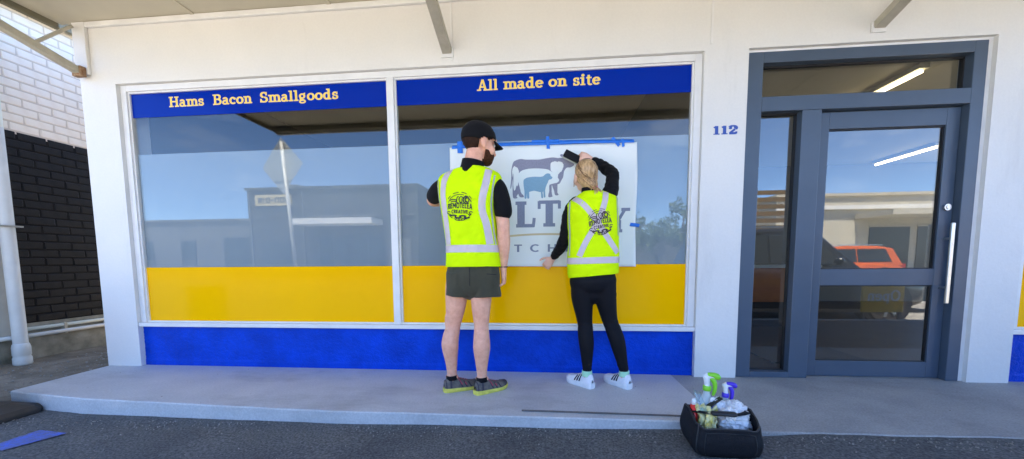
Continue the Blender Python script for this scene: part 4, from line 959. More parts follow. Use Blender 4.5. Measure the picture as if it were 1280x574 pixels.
# ---- the man
man = thing('person', 'person in black cap, hi-vis vest, olive shorts and dark running shoes holding the paper', 'person', (-.56,-.46,0))
HR = Matrix.Rotation(rad(-50),3,'Z') @ Matrix.Rotation(rad(-10),3,'X'); HC = (-.466,-.445,1.752); HS = 1.12
b = MB(); SD = (.98,-.14,0)
b.tube([(-.52,-.46,.84,.15,.10),(-.52,-.46,.95,.165,.11),(-.53,-.46,1.10,.155,.105),(-.54,-.455,1.28,.17,.11),(-.545,-.455,1.42,.175,.105),(-.54,-.455,1.50,.12,.085),(-.525,-.455,1.56,.080,.074),(-.510,-.455,1.62,.067,.068),(-.488,-.455,1.70,.065,.070)], 24, SD)
b.tube([(-.60,-.46,.90,.085),(-.635,-.46,.78,.084),(-.650,-.458,.64,.074),(-.668,-.452,.52,.057),(-.676,-.455,.47,.053),(-.692,-.475,.38,.0605),(-.694,-.478,.33,.060),(-.690,-.468,.22,.044),(-.690,-.460,.14,.0365),(-.690,-.458,.06,.036)], 18)
b.tube([(-.45,-.47,.90,.085),(-.46,-.475,.78,.082),(-.463,-.48,.64,.070),(-.464,-.475,.52,.056),(-.463,-.478,.47,.053),(-.459,-.500,.37,.0605),(-.459,-.503,.32,.060),(-.462,-.492,.21,.044),(-.463,-.487,.14,.0365),(-.463,-.487,.06,.036)], 18)
b.tube([(-.37,-.465,1.47,.055),(-.325,-.48,1.36,.050),(-.300,-.492,1.22,.046),(-.297,-.495,1.145,.044),(-.296,-.488,1.08,.046),(-.299,-.470,.98,.036),(-.303,-.460,.895,.027,.024)], 16, (0,1,0))
for cx_, cy_, s_ in ((-.692,-.478,1),(-.459,-.503,-1)):       # calf heads, knee tendons, ankle bones
    b.ell((cx_-.022,cy_-.022,.375),(.030,.032,.085)); b.ell((cx_+.024,cy_-.020,.388),(.028,.032,.080))
    for q in (-1,1): b.ell((cx_+.006*s_+q*.034,cy_+.004,.515),(.010,.012,.060)); b.ell((cx_*1.0+q*.036+(.002 if s_ > 0 else -.004),cy_+.018,.105),(.012,.014,.014))
    b.ell((cx_,cy_-.012,.175),(.012,.014,.075))
b.ell((-.297,-.528,1.150),(.022,.018,.028)); b.ell((-.285,-.480,1.085),(.032,.034,.055))
hand(b, (-.303,-.457,.885), (.02,.10,-1), (-1,.2,0), (0,1,0), 1.03, .75)
b.tube([(-.72,-.45,1.47,.055),(-.79,-.39,1.44,.050),(-.845,-.31,1.41,.044),(-.846,-.275,1.405,.045),(-.80,-.17,1.42,.038),(-.755,-.095,1.435,.028)], 16, (0,0,1))
hand(b, (-.750,-.088,1.44), (.55,.18,.8), (0,1,0), (.8,0,-.5), 1.03, .18)
head_shapes(b, HC, HR, HS)
put('body', remesh(b, .0052, 3), M['skin_m'], man, True)
eyes(man, HC, HR, HS)
hl = head_loc(HC, HR, HS)
# hair under the cap, sideburns, beard
hb = MB(); shell(hb, HC, HR, HS, (0,-.012,.030), (.081,.104,.096), lambda p: p.z < .055 and p.z > -.074+.9*max(0,p.y+.075) and p.y < .050 and not (p.y > -.036 and p.z < .026-.9*max(0,p.y-.022)), wob=.002)
clean(solid(hb.build('hair', M['hair_brown'], man, True, fix=False), .007))
bd = MB(); shell(bd, HC, HR, HS, (0,.036,-.052), (.0635,.074,.064), lambda p: p.z < -.034+.9*max(0,.050-p.y) and p.y > .016 and p.z < .0, wob=.004)
shell(bd, HC, HR, HS, (0,.066,-.076), (.038,.040,.035), lambda p: p.z < -.05, wob=.004)
clean(solid(bd.build('beard', M['beard'], man, True), .006))
# cap
cm = MB(); cap_t = .035
shell(cm, HC, HR, HS, (0,-.010,.040), (.091,.114,.099), lambda p: p.z > .040 - .034*min(1,max(0,(.045-p.y)/.09)), n=48, m=32)
cap = clean(solid(cm.build('cap', M['black_fabric'], man, True), .005))
br = MB(); vs = []; nx, nyy = 17, 9
for j in range(nyy):
    for i in range(nx):
        u = (i/(nx-1)-.5)*2; t = j/(nyy-1); x = u*.080*(1-.18*t*t); y = -.010+.108*math.sqrt(max(0,1-(u*.80)**2)) + t*.072*math.sqrt(max(0,1-u*u*.92)); z = .047 - .024*u*u - .018*t
        vs.append(hl((x,y,z)))
br.add(vs, [(j*nx+i,j*nx+i+1,(j+1)*nx+i+1,(j+1)*nx+i) for j in range(nyy-1) for i in range(nx-1)])
solid(br.build('brim', M['black_fabric'], cap, True), .004)
MB().ell(hl((0,-.01,.139)), (.008,.008,.005), 12, 8, HR).build('button', M['black_fabric'], cap, smooth=True)
for a in range(6):       # stitched seams of the crown panels
    sm = MB(); an = rad(a*60+30)
    pts = [(*hl((.0885*math.cos(an)*math.sin(t), -.010+.1105*math.sin(an)*math.sin(t), .040+.0985*math.cos(t))), .0016) for t in [0.06+k*.22 for k in range(7)]]
    sm.tube(pts, 6, sub=2).build('seam', M['bag_fabric'], cap, smooth=True)
em = MB(); pts = [hl((.0895*math.sin(t)*math.cos(a_), -.010+.1118*math.sin(t)*math.sin(a_), .040+.0995*math.cos(t))) for t, a_ in ((.90,rad(246)),(.96,rad(254)),(.92,rad(262)),(.97,rad(270)))]
em.tube([(*p,.0034) for p in pts], 6, sub=3).build('embroidery', M['arc_gold'], cap)
# clothes
sh = MB()
sh.tube([(-.525,-.46,.95,.155,.105),(-.54,-.457,1.20,.160,.106),(-.55,-.455,1.40,.178,.106),(-.545,-.455,1.49,.165,.095),(-.53,-.455,1.555,.085,.078)], 26, SD)
sh.tube([(-.40,-.462,1.485,.060),(-.345,-.475,1.45,.066),(-.312,-.487,1.37,.064),(-.297,-.492,1.285,.0635)], 20, (0,1,0), cap=True)
sh.tube([(-.70,-.45,1.485,.058),(-.765,-.415,1.455,.063),(-.820,-.35,1.425,.060)], 20, (0,0,1), cap=True)
put('shirt', remesh(sh, .0075, 4), M['black_fabric'], man, True)
cl = MB()
cl.tube([(-.521,-.457,1.550,.092,.090),(-.515,-.457,1.595,.081,.082),(-.508,-.457,1.640,.0765,.079)], 28, SD, cap=False).build('collar', M['black_fabric'], man, True)
vr = [(.910,-.712,-.312,-.455,.142),(.985,-.708,-.320,-.455,.142),(1.05,-.706,-.328,-.455,.140),(1.16,-.718,-.345,-.455,.138),(1.30,-.738,-.352,-.455,.142),(1.42,-.755,-.335,-.455,.140),(1.500,-.758,-.310,-.455,.120),(1.545,-.735,-.325,-.455,.100),(1.580,-.650,-.385,-.455,.086),(1.592,-.600,-.425,-.455,.080)]
vest = loft_rings(vr, 110, 2.55, .022, 1.7, 14, .06).build('vest', M['hiviz'], man, True)
strap(vest, [(-.655,1.578),(-.690,1.50),(-.700,1.40),(-.688,1.27),(-.676,1.14),(-.672,1.06)], .043)
strap(vest, [(-.385,1.560),(-.400,1.47),(-.424,1.37),(-.428,1.285),(-.402,1.19),(-.380,1.06)], .046)
waistband(vest, 1.032, .050, -.002, -.52)
strap(vest, [(-.742,1.50),(-.740,1.40),(-.724,1.25),(-.705,1.10)], .008, 'edge_binding', .003, M['trimgrey'])
strap(vest, [(-.345,1.52),(-.362,1.42),(-.372,1.32),(-.362,1.18),(-.345,1.06)], .009, 'edge_binding', .003, M['trimgrey'])
vest_logo(vest, -.578, 1.305, .088, rad(-2), M['print_black'])
st_ = MB()
st_.tube([(-.515,-.46,.93,.182,.128),(-.515,-.46,.86,.192,.135),(-.515,-.46,.80,.190,.132)], 30, SD)
st_.tube([(-.605,-.46,.86,.098,.118),(-.615,-.46,.77,.097,.115),(-.622,-.46,.700,.098,.112)], 26, SD, cap=False)
st_.tube([(-.425,-.465,.86,.098,.118),(-.422,-.47,.77,.097,.115),(-.420,-.475,.692,.098,.112)], 26, SD, cap=False)
sme = remesh(st_, .008, 2)
for v in sme.vertices:
    f_ = noise.noise((v.co.x*11, v.co.y*8, v.co.z*5)) + .5*noise.noise((v.co.x*25, v.co.y*20, v.co.z*12+3))
    v.co += Vector((v.co.x+.515, v.co.y+.46, 0)).normalized()*.010*f_
shorts = put('shorts', sme, M['shorts'], man, True)
strap(shorts, [(-.518,.905),(-.516,.84),(-.519,.78)], .0045, 'seam', .0015, M['bag_fabric'], shorts)
strap(shorts, [(-.405,.86),(-.345,.855)], .004, 'pocket_seam', .0015, M['bag_fabric'], shorts)
for nm, hx, hy, tx, ty in (('left',-.742,-.492,-.506,-.340),('right',-.506,-.530,-.307,-.335)):
    S = Shoe((hx,hy,0),(tx,ty,0), 1.06, 1.0)
    so_ = S.upper(MB()).build('shoe', M['shoe_grey'], man, True)
    S.sole(MB(), .023).build('sole', M['yellow_sole'], so_)
    o_ = MB()
    for t in (.10,): S.band(o_, [(t, rad(a)) for a in range(4,177,12)], .15, .0025)
    for s0 in (.40,.52,.64):
        S.band(o_, [(s0+.05,rad(6)),(s0,rad(30)),(s0-.02,rad(55))], .045, .0028); S.band(o_, [(s0+.05,rad(174)),(s0,rad(150)),(s0-.02,rad(125))], .045, .0028)
    S.band(o_, [(.90, rad(a)) for a in range(4,177,12)], .12, .0022)
    o_.build('overlay', M['shoe_dark'], so_, True)
    o_ = MB()
    for s0 in (.36,.43,.50,.57): S.band(o_, [(s0+.02*math.sin(a*.1),rad(a)) for a in range(62,119,8)], .022, .005)
    S.band(o_, [(.44,rad(20)),(.40,rad(40)),(.36,rad(58))], .03, .0045); S.band(o_, [(.56,rad(20)),(.52,rad(42))], .03, .0045)
    o_.build('laces', M['red_lace'], so_, True)
    o_ = MB(); S.band(o_, [(.24, rad(a)) for a in range(2,179,10)], .03, .004); 
    ax = Vector((-.690,-.459,0)) if nm == 'left' else Vector((-.463,-.487,0)); MB().tube([(ax.x,ax.y,.085,.043),(ax.x-.002,ax.y,.118,.0405)], 18, cap=False).build('sock', M['black_fabric'], man, True)
wb = MB().tube([(-.3025+.029*math.cos(a),-.462+.027*math.sin(a),.905,.0035) for a in [k*2*math.pi/14 for k in range(15)]], 6, sub=2).build('wristband', M['black_fabric'], man, True)

# ---- the woman
wom = thing('person', 'person with blond ponytail, black sleeves and leggings, hi-vis vest with crossed tape', 'person', (.40,-.30,0))
HR = Matrix.Rotation(rad(14),3,'Z') @ Matrix.Rotation(rad(8),3,'X') @ Matrix.Rotation(rad(-7),3,'Y'); HC = (.281,-.262,1.556); HS = .98
b = MB(); SD = (1,.05,0)
b.tube([(.340,-.30,.80,.11,.085),(.340,-.30,.84,.150,.105),(.340,-.30,.92,.15,.10),(.335,-.30,1.05,.125,.09),(.330,-.30,1.20,.14,.095),(.325,-.30,1.32,.15,.09),(.318,-.30,1.385,.10,.07),(.308,-.295,1.42,.050,.052),(.300,-.285,1.47,.046,.050),(.292,-.275,1.52,.046,.052)], 24, SD)
b.tube([(.262,-.30,.80,.078),(.262,-.30,.68,.076),(.276,-.295,.55,.058),(.284,-.292,.48,.050),(.290,-.305,.38,.052),(.296,-.312,.32,.050),(.300,-.306,.20,.037),(.302,-.305,.12,.031),(.301,-.306,.06,.030)], 18)
b.tube([(.420,-.30,.80,.078),(.430,-.30,.68,.074),(.455,-.292,.55,.057),(.474,-.290,.48,.050),(.508,-.300,.38,.052),(.528,-.306,.32,.050),(.556,-.300,.20,.037),(.574,-.295,.12,.031),(.577,-.293,.06,.030)], 18)
b.tube([(.205,-.30,1.355,.045),(.165,-.285,1.25,.040),(.138,-.235,1.125,.036),(.110,-.180,1.06,.036),(.060,-.100,.985,.026),(.048,-.085,.970,.023)], 16, (0,1,0))
hand(b, (.050,-.082,.968), (-.62,.30,-.72), (-.2,1,.3), (-.6,.1,.75), .90, .55)
b.tube([(.435,-.30,1.385,.048),(.460,-.284,1.45,.040),(.473,-.255,1.520,.034),(.478,-.236,1.562,.031),(.464,-.219,1.588,.031),(.428,-.177,1.630,.030),(.370,-.120,1.695,.026),(.345,-.105,1.708,.023)], 16, (0,1,0))
hand(b, (.342,-.100,1.712), (-.86,.22,.42), (-.2,.9,-.35), (-.35,.1,-1), .92, .55)
head_shapes(b, HC, HR, HS)
put('body', remesh(b, .005, 3), M['skin_w'], wom, True); eyes(wom, HC, HR, HS)
hl = head_loc(HC, HR, HS)
TIE = Vector((.028,-.112,-.086))
hm = MB(); hcv = Vector(HC)
for p_, r_ in (((0,-.026,.034),(.0795,.094,.090)),((.004,-.046,-.030),(.064,.058,.076)),((.020,-.085,-.072),(.038,.034,.036)),((-.046,-.018,.000),(.032,.046,.052)),((.048,-.022,.0),(.032,.048,.052))):
    hm.ell(hcv + HR @ (Vector(p_)*HS), tuple(q*HS for q in r_), 28, 18, HR)
hair = put('hair', remesh(hm, .0055, 8), M['hair_blond'], wom, True)
hbv = BVHTree.FromPolygons([v.co for v in hair.data.vertices], [tuple(p.vertices) for p in hair.data.polygons])
random.seed(31); sb = MB(); sb2 = MB()
for k in range(480):
    th = random.uniform(-1.75, 1.75); up = random.random()
    st0 = Vector((math.sin(th)*.085, math.cos(th)*.070-.02, .02+.115*up*(.35+.65*math.cos(th*.8))))
    en = TIE + Vector((random.gauss(0,.006), .004, random.gauss(0,.006)))
    md = (st0+en)*.5 + Vector((math.sin(th)*.075, -.035, .055+.02*up)); pts = []; o_ = random.uniform(.0002,.0022)
    for q in range(12):
        t = q/11; p_ = hcv + HR @ ((st0*(1-t)**2+md*2*t*(1-t)+en*t*t)*HS); h_ = hbv.find_nearest(p_)
        pts.append((*(h_[0]+h_[1]*o_), .0014+.0007*random.random()))
    (sb2 if noise.noise((th*5, up*2, 1.0)) < -.05 else sb).tube(pts, 5, sub=1, cap=False)
for k in range(5):       # loose wisps by the ear
    p0 = Vector((-.076,.012+.006*k,.0)); pts = [(*hl((p0.x-.002*q, p0.y+.004*math.sin(q), p0.z-.013*q)), .0006) for q in range(6)]; sb.tube(pts, 4, sub=2, cap=False)
sb.build('hair_strands', M['hair_blond'], hair, True)
sb2.build('hair_lowlights', mat('dark_blond_hair', (0.155,0.075,0.028), .38, var=.35, vscale=60), hair, True)
random.seed(5); pt = MB()
tw = hl(TIE)
for k in range(46):
    ox, oy = random.gauss(0,.010), random.gauss(0,.008); l = random.uniform(.09,.135)
    pts = [(tw.x+ox*.35, tw.y+oy*.35, tw.z, .0022),(tw.x+.008+ox, tw.y-.018+oy, tw.z-.02, .0026),(tw.x+.012+ox*1.4, tw.y-.022+oy, tw.z-.055, .0024),(tw.x+.010+ox*1.3, tw.y-.016+oy, tw.z-l*.75, .0018),(tw.x+.008+ox, tw.y-.012+oy, tw.z-l, .0008)]
    pt.tube(pts, 6, sub=3)
pt.build('ponytail', M['hair_blond'], wom, True)
M['pink'] = mat('pink_tie', (0.62,0.16,0.24), .6)
MB().tube([(tw.x+.004+.014*math.cos(a), tw.y-.004+.006*math.sin(a), tw.z-.004+.012*math.sin(a), .0045) for a in [k*2*math.pi/12 for k in range(13)]], 8, sub=2).build('hair_tie', M['pink'], wom, True)
sh = MB()
sh.tube([(.335,-.30,.86,.145,.095),(.338,-.30,1.05,.135,.088),(.330,-.30,1.22,.140,.090),(.325,-.30,1.33,.150,.088),(.318,-.298,1.39,.098,.075),(.308,-.292,1.430,.060,.060),(.304,-.288,1.448,.055,.056)], 26, SD)
sh.tube([(.215,-.30,1.355,.055),(.175,-.29,1.29,.055),(.150,-.262,1.19,.048),(.136,-.228,1.112,.045),(.105,-.170,1.045,.042),(.064,-.102,.985,.032)], 18, (0,1,0), sub=7)
sh.tube([(.418,-.30,1.370,.062),(.460,-.285,1.445,.054),(.474,-.255,1.520,.046),(.482,-.238,1.566,.043),(.470,-.222,1.590,.044),(.432,-.180,1.632,.041),(.398,-.145,1.668,.036),(.366,-.118,1.698,.032)], 18, (0,1,0), sub=7)
sme = remesh(sh, .0065, 3)
for v in sme.vertices:
    if v.co.z > 1.40 and v.co.x > .40 or v.co.x < .17:
        v.co += v.normal*(.0060*noise.noise((v.co.x*24, v.co.y*24, v.co.z*40)) + .004*abs(noise.noise((v.co.x*50, v.co.y*40, v.co.z*30))))
put('shirt', sme, M['black_fabric'], wom, True)
vr = [(.838,.160,.520,-.30,.128),(.90,.153,.522,-.30,.128),(.98,.153,.522,-.30,.120),(1.08,.157,.520,-.30,.112),(1.18,.153,.517,-.30,.116),(1.27,.145,.512,-.30,.122),(1.345,.148,.505,-.30,.118),(1.385,.185,.498,-.30,.102),(1.418,.228,.440,-.297,.086),(1.436,.255,.395,-.295,.072)]
vmb = loft_rings(vr, 110, 2.4, .019, 5.2, 14, -.03)
# raised right shoulder lifts that side of the vest; hem runs up to the right
vmb.v = [(x, y, z + .10*max(0,(x-.33))*max(0,(z-1.15))/.2*.55 + (.095*(x-.34) if z < .93 else .095*(x-.34)*max(0,(1.1-z)/.17))) for x,y,z in vmb.v]
vest = vmb.build('vest', M['hiviz'], wom, True)
strap(vest, [(.190,1.385),(.262,1.325),(.352,1.212),(.432,1.092),(.500,.998)], .040)
strap(vest, [(.415,1.445),(.398,1.34),(.352,1.212),(.276,1.08),(.228,.975)], .040, off=.0034)
waistband(vest, .946, .045, .020, .34)
strap(vest, [(.166,1.37),(.160,1.27),(.166,1.12),(.163,.98)], .008, 'edge_binding', .003, M['trimgrey'])
strap(vest, [(.493,1.40),(.498,1.27),(.506,1.12)], .008, 'edge_binding', .003, M['trimgrey'])
vest_logo(vest, .372, 1.205, .083, rad(11), M['print_maroon'])
lg = MB()
lg.tube([(.337,-.30,.91,.140,.090),(.337,-.30,.86,.155,.106),(.338,-.30,.80,.170,.128),(.341,-.30,.745,.155,.115),(.342,-.30,.715,.10,.09)], 26, SD)
lg.tube([(.262,-.30,.80,.084,.105),(.262,-.30,.68,.081,.088),(.276,-.295,.55,.0635),(.284,-.292,.48,.0555),(.289,-.306,.39,.0575),(.295,-.313,.32,.0545),(.300,-.307,.20,.041),(.302,-.305,.135,.0355)], 20, SD)
lg.tube([(.420,-.30,.80,.084,.105),(.430,-.30,.68,.079,.088),(.455,-.292,.55,.0625),(.474,-.290,.48,.0555),(.507,-.301,.39,.0575),(.527,-.307,.32,.0545),(.556,-.300,.20,.041),(.571,-.296,.135,.0355)], 20, SD)
lme = remesh(lg, .007, 3)
for v in lme.vertices:
    k_ = max(0, 1-abs(v.co.z-.47)/.07)+max(0, 1-abs(v.co.z-.16)/.05)+.6*max(0, 1-abs(v.co.z-.70)/.06)
    v.co += v.normal*.004*k_*noise.noise((v.co.x*8, v.co.y*8, v.co.z*60))
put('leggings', lme, M['leggings'], wom, True)
for nm, hx, hy, tx, ty, ax in (('left',.338,-.346,.172,-.165,(.301,-.306)),('right',.609,-.338,.467,-.139,(.576,-.293))):
    S = Shoe((hx,hy,0),(tx,ty,0), 1.02, 1.10)
    so_ = S.upper(MB()).build('shoe', M['white_shoe'], wom, True)
    S.sole(MB(), .034).build('sole', M['white_sole'], so_)
    for s0 in (.36,.45,.54):
        for sg_ in (0,1):
            pts = [(s0+.06,8),(s0+.03,24),(s0,40),(s0-.03,58)]
            o_ = MB(); S.band(o_, [(t, rad(a if sg_ else 180-a)) for t, a in pts], .052, .0022); o_.build('stripe', M['leggings'], so_, True)
    o_ = MB()
    for s0 in (.42,.49,.56,.63): S.band(o_, [(s0,rad(a)) for a in range(66,115,8)], .020, .004)
    o_.build('laces', M['white_sole'], so_, True)
    MB().tube([(ax[0],ax[1],.085,.039),(ax[0],ax[1],.126,.0375)], 18, cap=False).build('sock', M['mint'], wom, True)
# squeegee in her raised hand
sq = thing('squeegee', 'black felt squeegee block in the raised hand of the blond person', 'squeegee', (.195,-.035,1.758))
MB().bar((.142,-.040,1.790),(.258,-.062,1.722), .056, .034, (0,1,0)).build('block', M['bag_fabric'], sq, bevel=.006)
MB().bar((.126,-.018,1.768),(.242,-.040,1.700), .016, .014, (0,1,0)).build('felt_edge', M['trimgrey'], sq, bevel=.003)

# ------------------------------------------------------------------ transfer paper with the printed logo, masking tape
ps = thing('paper_sheet', 'large white transfer paper with bull, pig and sheep logo taped on the window', 'paper', (-.04,.05,.90))
X0, X1, Z0, Z1 = -.80, .715, .905, 1.885
def PY(x, z):       # distance of the sheet from the wall plane: it hangs off the glass and ripples slightly
    return .045 - .004*noise.noise((x*3, z*3, 1)) - .0025*noise.noise((x*9, z*6, 4)) - .018*max(0,(x-.60)/.12)**2*.6 - .012*max(0,(1.0-z)/.1)**2*.4
mb = MB(); nx, nz_ = 70, 44
for i in range(nx+1):
    for j in range(nz_+1):
        x = X0+(X1-X0)*i/nx; z = Z0+(Z1-Z0)*j/nz_ - .012*(x-X0)/1.6
        if i == nx: x += .004*math.sin(z*9)
        mb.v.append((x, PY(x,z), z))
k = nz_+1; mb.f = [(i*k+j,(i+1)*k+j,(i+1)*k+j+1,i*k+j+1) for i in range(nx) for j in range(nz_)]
sheet = mb.build('sheet', M['paper'], ps, True); solid(sheet, -.0008)
def onpaper(off): return lambda x, z, q=0: (x, PY(x,z)-off-.00012*(q % 9), z)
def poly(pts, off, m, name, parent, sm=True):
    """closed outline (logo units) -> dense smooth outline -> filled sheet"""
    P = [Vector((a,b,0)) for a, b in pts]; Q = []
    n = len(P)
    for i in range(n):
        p0,p1,p2,p3 = P[i-1],P[i],P[(i+1)%n],P[(i+2)%n]
        for k_ in range(4 if sm else 1):
            t = k_/4; Q.append(.5*((2*p1)+(-p0+p2)*t+(2*p0-5*p1+4*p2-p3)*t*t+(-p0+3*p1-3*p2+p3)*t**3) if sm else p1)
    bm = bmesh.new(); vs = [bm.verts.new((q.x,0,q.y)) for q in Q]; f = bm.faces.new(vs)
    bmesh.ops.triangulate(bm, faces=[f])
    for v in bm.verts: v.co.y = PY(v.co.x, v.co.z)-off
    me = bpy.data.meshes.new(name); bm.to_mesh(me); bm.free(); return put(name, me, m, parent)
def LG(px, py):     # drawing units of the logo -> sheet metres
    return (-.281+(px-0)*.001006, 1.955-(py-0)*.001010)
bull = [(8,205),(30,188),(70,178),(110,184),(160,186),(220,187),(280,178),(330,174),(370,180),(402,178),(430,186),(462,205),(492,222),(500,238),(470,256),(440,258),(420,285),(412,330),(398,355),(384,380),(362,390),(355,420),(362,448),(376,470),(348,470),(340,430),(336,385),(322,390),(318,430),(322,465),(326,482),(294,484),(298,440),(296,395),(310,370),(345,355),(352,320),(330,290),(290,268),(230,258),(160,256),(110,262),(70,285),(52,320),(50,350),(62,390),(72,440),(92,470),(92,482),(62,480),(48,450),(42,400),(34,390),(24,430),(24,460),(42,488),(10,490),(2,450),(6,390),(10,330),(8,290),(2,330),(-8,400),(-16,405),(-8,330),(-6,260)]
poly([LG(*p) for p in bull], .0016, M['mauve'], 'bull', ps)
pig = [(46,320),(56,290),(85,268),(140,258),(220,260),(290,272),(335,292),(350,286),(376,288),(368,305),(366,328),(380,352),(366,372),(340,378),(305,388),(300,402),(280,470),(100,470),(60,400)]
ph = poly([LG(*p) for p in pig], .0024, M['paper_hi'], 'pig', ps)
sheep = [(92,352),(104,336),(130,326),(180,322),(230,324),(256,318),(270,304),(290,298),(308,304),(312,318),(326,330),(318,344),(298,350),(288,372),(276,398),(270,420),(266,448),(270,484),(256,484),(254,440),(246,440),(252,488),(236,488),(232,436),(190,432),(150,438),(136,448),(138,490),(122,490),(118,450),(110,450),(116,490),(100,490),(100,440),(94,400)]
poly([LG(*p) for p in sheep], .0032, M['sheep'], 'sheep', ps)
poly([LG(*p) for p in [(388,155),(400,150),(412,155),(416,166),(406,172),(392,168)]], .0016, M['mauve'], 'horn', ps)
SF = serif_font(.30,.12,.13)
for ch, a, c_, zb, h_ in (('L',-.262,-.085,1.222,.212),('T',-.075,.118,1.226,.212),('Y',.470,.668,1.170,.195)):
    f_ = onpaper(.0018); word(MB(), ch, SF, a, c_, zb, h_, 0, mapper=f_).build('letter', M['slate_ink'], ps)
f_ = onpaper(.0018)
word(MB(), 'BUTCHERY', sans_font(.17), -.56, .56, 1.020, .062, 0, mapper=f_, space=.55).build('letters', M['slate_ink'], ps)
mb = MB(); ribbon_path(mb, [(-.62+1.2*i/40, 1.165-.055*((i/40-.5)*2)**2) for i in range(41)], .016, f_, 0); mb.build('swoosh', M['arc_gold'], ps)
# pencil fold lines of the sheet
for z in (1.46,): MB().add([(X0+.01,PY(-.5,z)-.0017,z),(X1-.01,PY(.6,z)-.0017,z),(X1-.01,PY(.6,z)-.0017,z+.0022),(X0+.01,PY(-.5,z)-.0017,z+.0022)],[(0,1,2,3)]).build('crease', M['paper_hi'], ps)
def tape(pts, wd, label, seed, off=.0045):
    random.seed(seed); mb = MB(); n = 24; P = []
    for i in range(n+1):
        t = i/n*(len(pts)-1); k_ = min(int(t), len(pts)-2); f = t-k_
        P.append((pts[k_][0]*(1-f)+pts[k_+1][0]*f, pts[k_][1]*(1-f)+pts[k_+1][1]*f))
    d = Vector((P[-1][0]-P[0][0], P[-1][1]-P[0][1])).normalized(); nn = (-d.y, d.x); vs = []
    for i, (x, z) in enumerate(P):
        for sg_ in (-1,1):
            e = random.uniform(-.003,.003) if i in (0,n) else random.uniform(-.0005,.0005)
            xx = x+nn[0]*sg_*wd/2+(d.x*e); zz = z+nn[1]*sg_*wd/2+d.y*e
            inside = X0 < xx < X1 and Z0 < zz < Z1
            yy = (PY(xx,zz) if inside else .056 if zz > Z1 else PY(min(xx,X1),zz)+.006)-off-.0008*noise.noise((xx*20,zz*20,seed))
            vs.append((xx,yy,zz))
    mb.add(vs, [(2*i,2*i+2,2*i+3,2*i+1) for i in range(n)])
    o = mb.build('masking_tape', M['tape_blue'], None, True); solid(o, -.0003)
    return tag(o, label, 'tape', 'blue tape holding the paper')
tape([(-.78,1.888),(-.30,1.897),(.20,1.893)], .030, 'long blue tape strip along the left and middle of the paper top edge', 1)
tape([(.10,1.899),(.40,1.893),(.690,1.886)], .030, 'long blue tape strip along the right part of the paper top edge', 2, .006)
tape([(-.12,1.912),(.10,1.912)], .020, 'short blue tape piece lying across the middle of the top strip', 3, .0085)
tape([(.007,1.945),(.014,1.845)], .026, 'short upright blue tape tab crossing the middle of the top strip', 4, .0105)
tape([(-.715,1.935),(-.710,1.835)], .045, 'short upright blue tape tab behind the capped head', 5, .0085)
tape([(.520,1.920),(.575,1.850)], .026, 'slanted blue tape tab on the right part of the top strip', 6, .0085)
tape([(.600,1.905),(.606,1.842)], .020, 'last upright blue tape tab near the top right paper corner', 7, .0105)
tape([(.668,1.232),(.742,1.222)], .028, 'blue tape piece on the right paper edge', 8)

# ------------------------------------------------------------------ tool bag and what is in it
ZB = gz(.92)+.003
bg_ = thing('tool_bag', 'open black fabric tool bag with a carry strap on the asphalt', 'bag', (.92,-1.08,ZB))
BW, BD, BH = .158, .150, .158; BC = Vector((.912,-1.075,ZB)); BR = Matrix.Rotation(rad(-3),3,'Z')
def bp(x, y, z): return BC + BR @ Vector((x,y,z))
def bag_pt(th, v, inset=0.0):
    """outer skin of the soft bag: rounded-rectangle rings that bulge and slump; the two short sides rise to carry the strap"""
    c, s_ = math.cos(th), math.sin(th); e = 2/5.5
    x = math.copysign(abs(c)**e, c); y = math.copysign(abs(s_)**e, s_)
    side = max(0, abs(x)-.80)/.20
    top = BH - .010*(1-side)*(1-.3*y) + .040*side*max(0, math.cos(min(1,max(-1,(y-.1)/.8))*math.pi/2))
    b_ = 1 + .055*math.sin(min(1,v*1.15)*math.pi) - .05*max(0,v-.7)*(1-side) - .10*max(0,v-.55)*side + .022*noise.noise((x*2.2+3, y*2.2, v*2.5)) + .012*noise.noise((x*6, y*6+2, v*5))
    k_ = .93+.07*min(1, v/.12)
    return bp((BW*b_*k_-inset)*x, (BD*b_*k_-inset)*y, top*v + .004*math.sin(th*7)*v)
nb_, nv_ = 88, 14; mb = MB()
for j in range(nv_+1):
    for i in range(nb_): mb.v.append(bag_pt(2*math.pi*i/nb_, j/nv_))
mb.f = [(j*nb_+i, j*nb_+(i+1)%nb_, (j+1)*nb_+(i+1)%nb_, (j+1)*nb_+i) for j in range(nv_) for i in range(nb_)] + [tuple(reversed(range(nb_)))]
fr_ = mb.build('shell', M['bag_fabric'], bg_, True); s_ = fr_.modifiers.new('solid','SOLIDIFY'); s_.thickness = .009; s_.offset = -1
M['binding'] = mat('bag_binding', (0.016,0.016,0.018), .5, bump=.2, bscale=200)
rb = MB(); pts = [(*bag_pt(2*math.pi*i/48, 1.0), .0055, .0045) for i in range(49)]
rb.tube(pts, 8, side=(0,0,1), sub=1, cap=False).build('rim_binding', M['binding'], bg_, True)
for th in (rad(218), rad(322), rad(142), rad(38)):
    MB().tube([(*bag_pt(th, v_, -.001), .0045) for v_ in (.03,.2,.4,.6,.8,.98)], 8, sub=2).build('edge_binding', M['binding'], bg_, True)
for th in (rad(246), rad(294)):      # front pocket seams
    MB().tube([(*bag_pt(th, v_, -.001), .0022) for v_ in (.05,.25,.5,.7,.86)], 6, sub=2).build('pocket_seam', M['binding'], fr_, True)
MB().tube([(*bag_pt(rad(246+48*k_/8), .86, -.001), .0022) for k_ in range(9)], 6, sub=1).build('pocket_hem', M['binding'], fr_, True)
hs = MB(); pts = [(-BW+.012,.02,BH+.022),(-BW+.04,-.030,BH+.030),(-.04,-.070,BH+.038),(.05,-.070,BH+.037),(BW-.04,-.030,BH+.034),(BW-.012,.02,BH+.024)]
